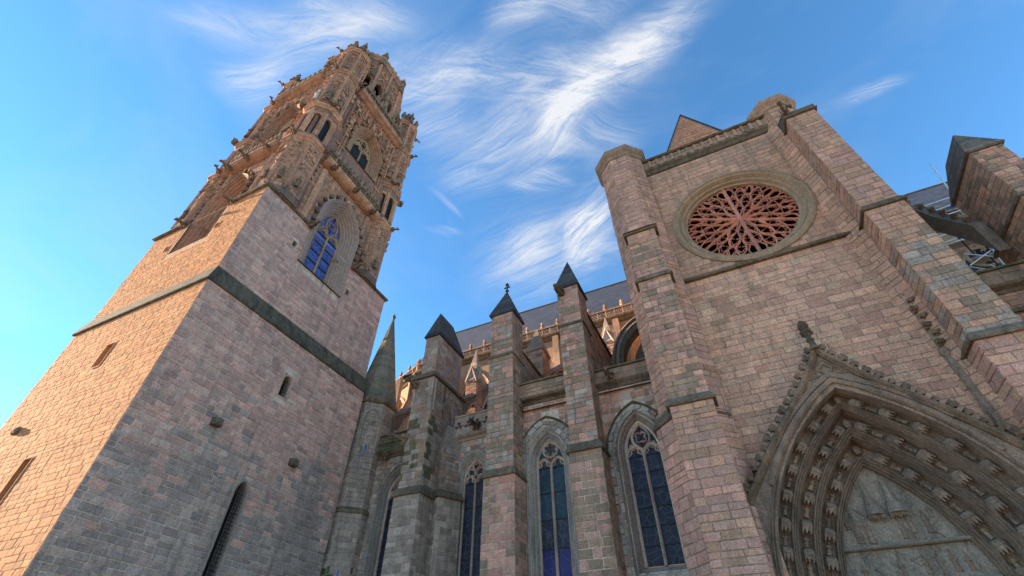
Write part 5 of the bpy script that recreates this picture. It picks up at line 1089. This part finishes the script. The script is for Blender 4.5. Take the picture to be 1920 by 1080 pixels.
m = MB(); m.box(FTY, PC-2.3, PC+2.3, -.25, -.2, .05, 4.6); m.obj('doorway_shade', BLACK, PT)  # black sheet painting the shade within the portal opening

# ================================================================== right side: nave wall, far buttress, scaffolding
NV_ = thing('nave_wall', (20, 24.5, 0), 'low side wall of the nave beyond the rose window front, with sloping coping', 'wall')
MN = Masonry(NV_, most=60, minpx=8)
m = MB(); m.box(FC, 11.4, 46, -.6, 0, 0, 16.6); m.obj('wall', S_MORTD, NV_); MN.wall(FC, 11, 16.5, (11.5, 30), [], .34, .4, .9, .035, .024, lambda u, v, rr: rr.choice([S_BUTT, S_TRUP, S_PINKB]), 150)
parapet_block(11.4, 46, 16.6, 17.6, .4, NV_, MN, S_BUTT, 151)
m = MB(); m.sweep([(11.4, 15.2), (46, 15.2)], [(0, -.1), (0, .2), (.1, .22), (.3, 0), (.3, -.1)], lambda a, b, h: FC.p(a, h, b), False, True); m.obj('string_course', S_DRIP, NV_)
MN.finish()
BF = thing('buttress', (16.9, 24, 0), 'dark buttress with hipped stone cap cut off by the right edge', 'buttress', GB)
MF = Masonry(BF, most=80, minpx=8)
pier(MF, rectp(16.1, 17.7, 21.9, 26.1), 5, 19.6, lambda u, v, rr: rr.choice([S_BUTT, S_TRUP]), S_MORTD, BF, 161); drip(BF, rectp(16.15, 17.65, 21.95, 26.1), 19.6, .16, .35)
pier(MF, rectp(16.25, 17.6, 22.0, 25.6), 19.9, 23.4, lambda u, v, rr: rr.choice([S_TRUP, S_PINKB, S_BUTT]), S_MORTD, BF, 162)
hip(BF, 16.25, 17.6, 22.0, 25.6, 23.4, 17.1, 22.8, 25.0, 26.0, S_FLY); MF.finish()
t = thing('flying_buttress', (18, 30, 15), 'dark raking stone arm with crocketed pinnacle behind the massive right buttress', 'flying buttress', 'flying buttresses of the nave')
F = FY(15.7); m = MB(); m.prism(F, [(24.3, 18.6), (25.4, 20.6), (26.9, 23.0), (27.7, 24.0), (28.0, 25.4), (27.2, 25.7), (26.2, 23.6), (24.3, 20.6)], -.5, 0); m.obj('arch', S_FLY, t)
m = MB(); m.rib(F, [(24.4, 20.2), (26.2, 23.4), (27.3, 25.6)], .25, -.02, .14); m.obj('arch_moulding', S_DRIP, t)
m = MB(); m.ngon((15.3, 27.8), [(.4, 24.5), (.38, 26.2), (.5, 26.4), (.1, 28.0), (.18, 28.1), (.02, 28.5)], 6); m.obj('pinnacle', S_CARVE, t)
for i in range(5): place('crocket', CROCK, t, (15.45, 24.7+i*.5, 21.2+i*.9), (0, -.8, .6), .8)
SCF = thing('scaffolding', (19.5, 31, 18), 'silver tube scaffolding with boards and a leaning pole against the nave roof', 'scaffolding')
def tb(a, b, r, nm, mt=STEEL): m = MB(); m.tube(a, b, r, 6); m.obj(nm, mt, SCF)
tb((18.9, 30.9, 22.0), (20.6, 31.0, 32.6), .05, 'pole')
for y, z in ((31, 28.6), (31, 27.9), (31, 27.2), (31.2, 25.8), (31.2, 25.2)): tb((17.2, y, z), (20.6, y, z+.25), .045, 'rail')
for a, b in (((17.6, 31, 22.8), (19.9, 31, 23.9)), ((17.8, 31, 23.8), (19.8, 31, 22.4)), ((18.2, 30.8, 21.5), (19.9, 31, 23.0)), ((17.4, 30.8, 22.6), (19.3, 30.8, 20.9)), ((18.6, 31, 20.8), (20.3, 31, 20.3)), ((17.9, 30.9, 24.8), (19.6, 30.9, 25.0)), ((18.4, 30.9, 22.4), (19.3, 30.9, 20.4))): tb(a, b, .04, 'brace')
for x, z in ((18.3, 24.2), (19.1, 24.2), (18.8, 22.2), (19.6, 21.4)): tb((x, 31.1, z-.7), (x+.05, 31.1, z+1.2), .045, 'standard', IRON)
for x0, x1, z in ((17.3, 20.4, 24.9), (18.2, 19.6, 23.3), (18.6, 19.7, 21.6)): m = MB(); m.box(FX(31.2), x0, x1, -.6, .1, z, z+.09); m.obj('board', PLANK, SCF)
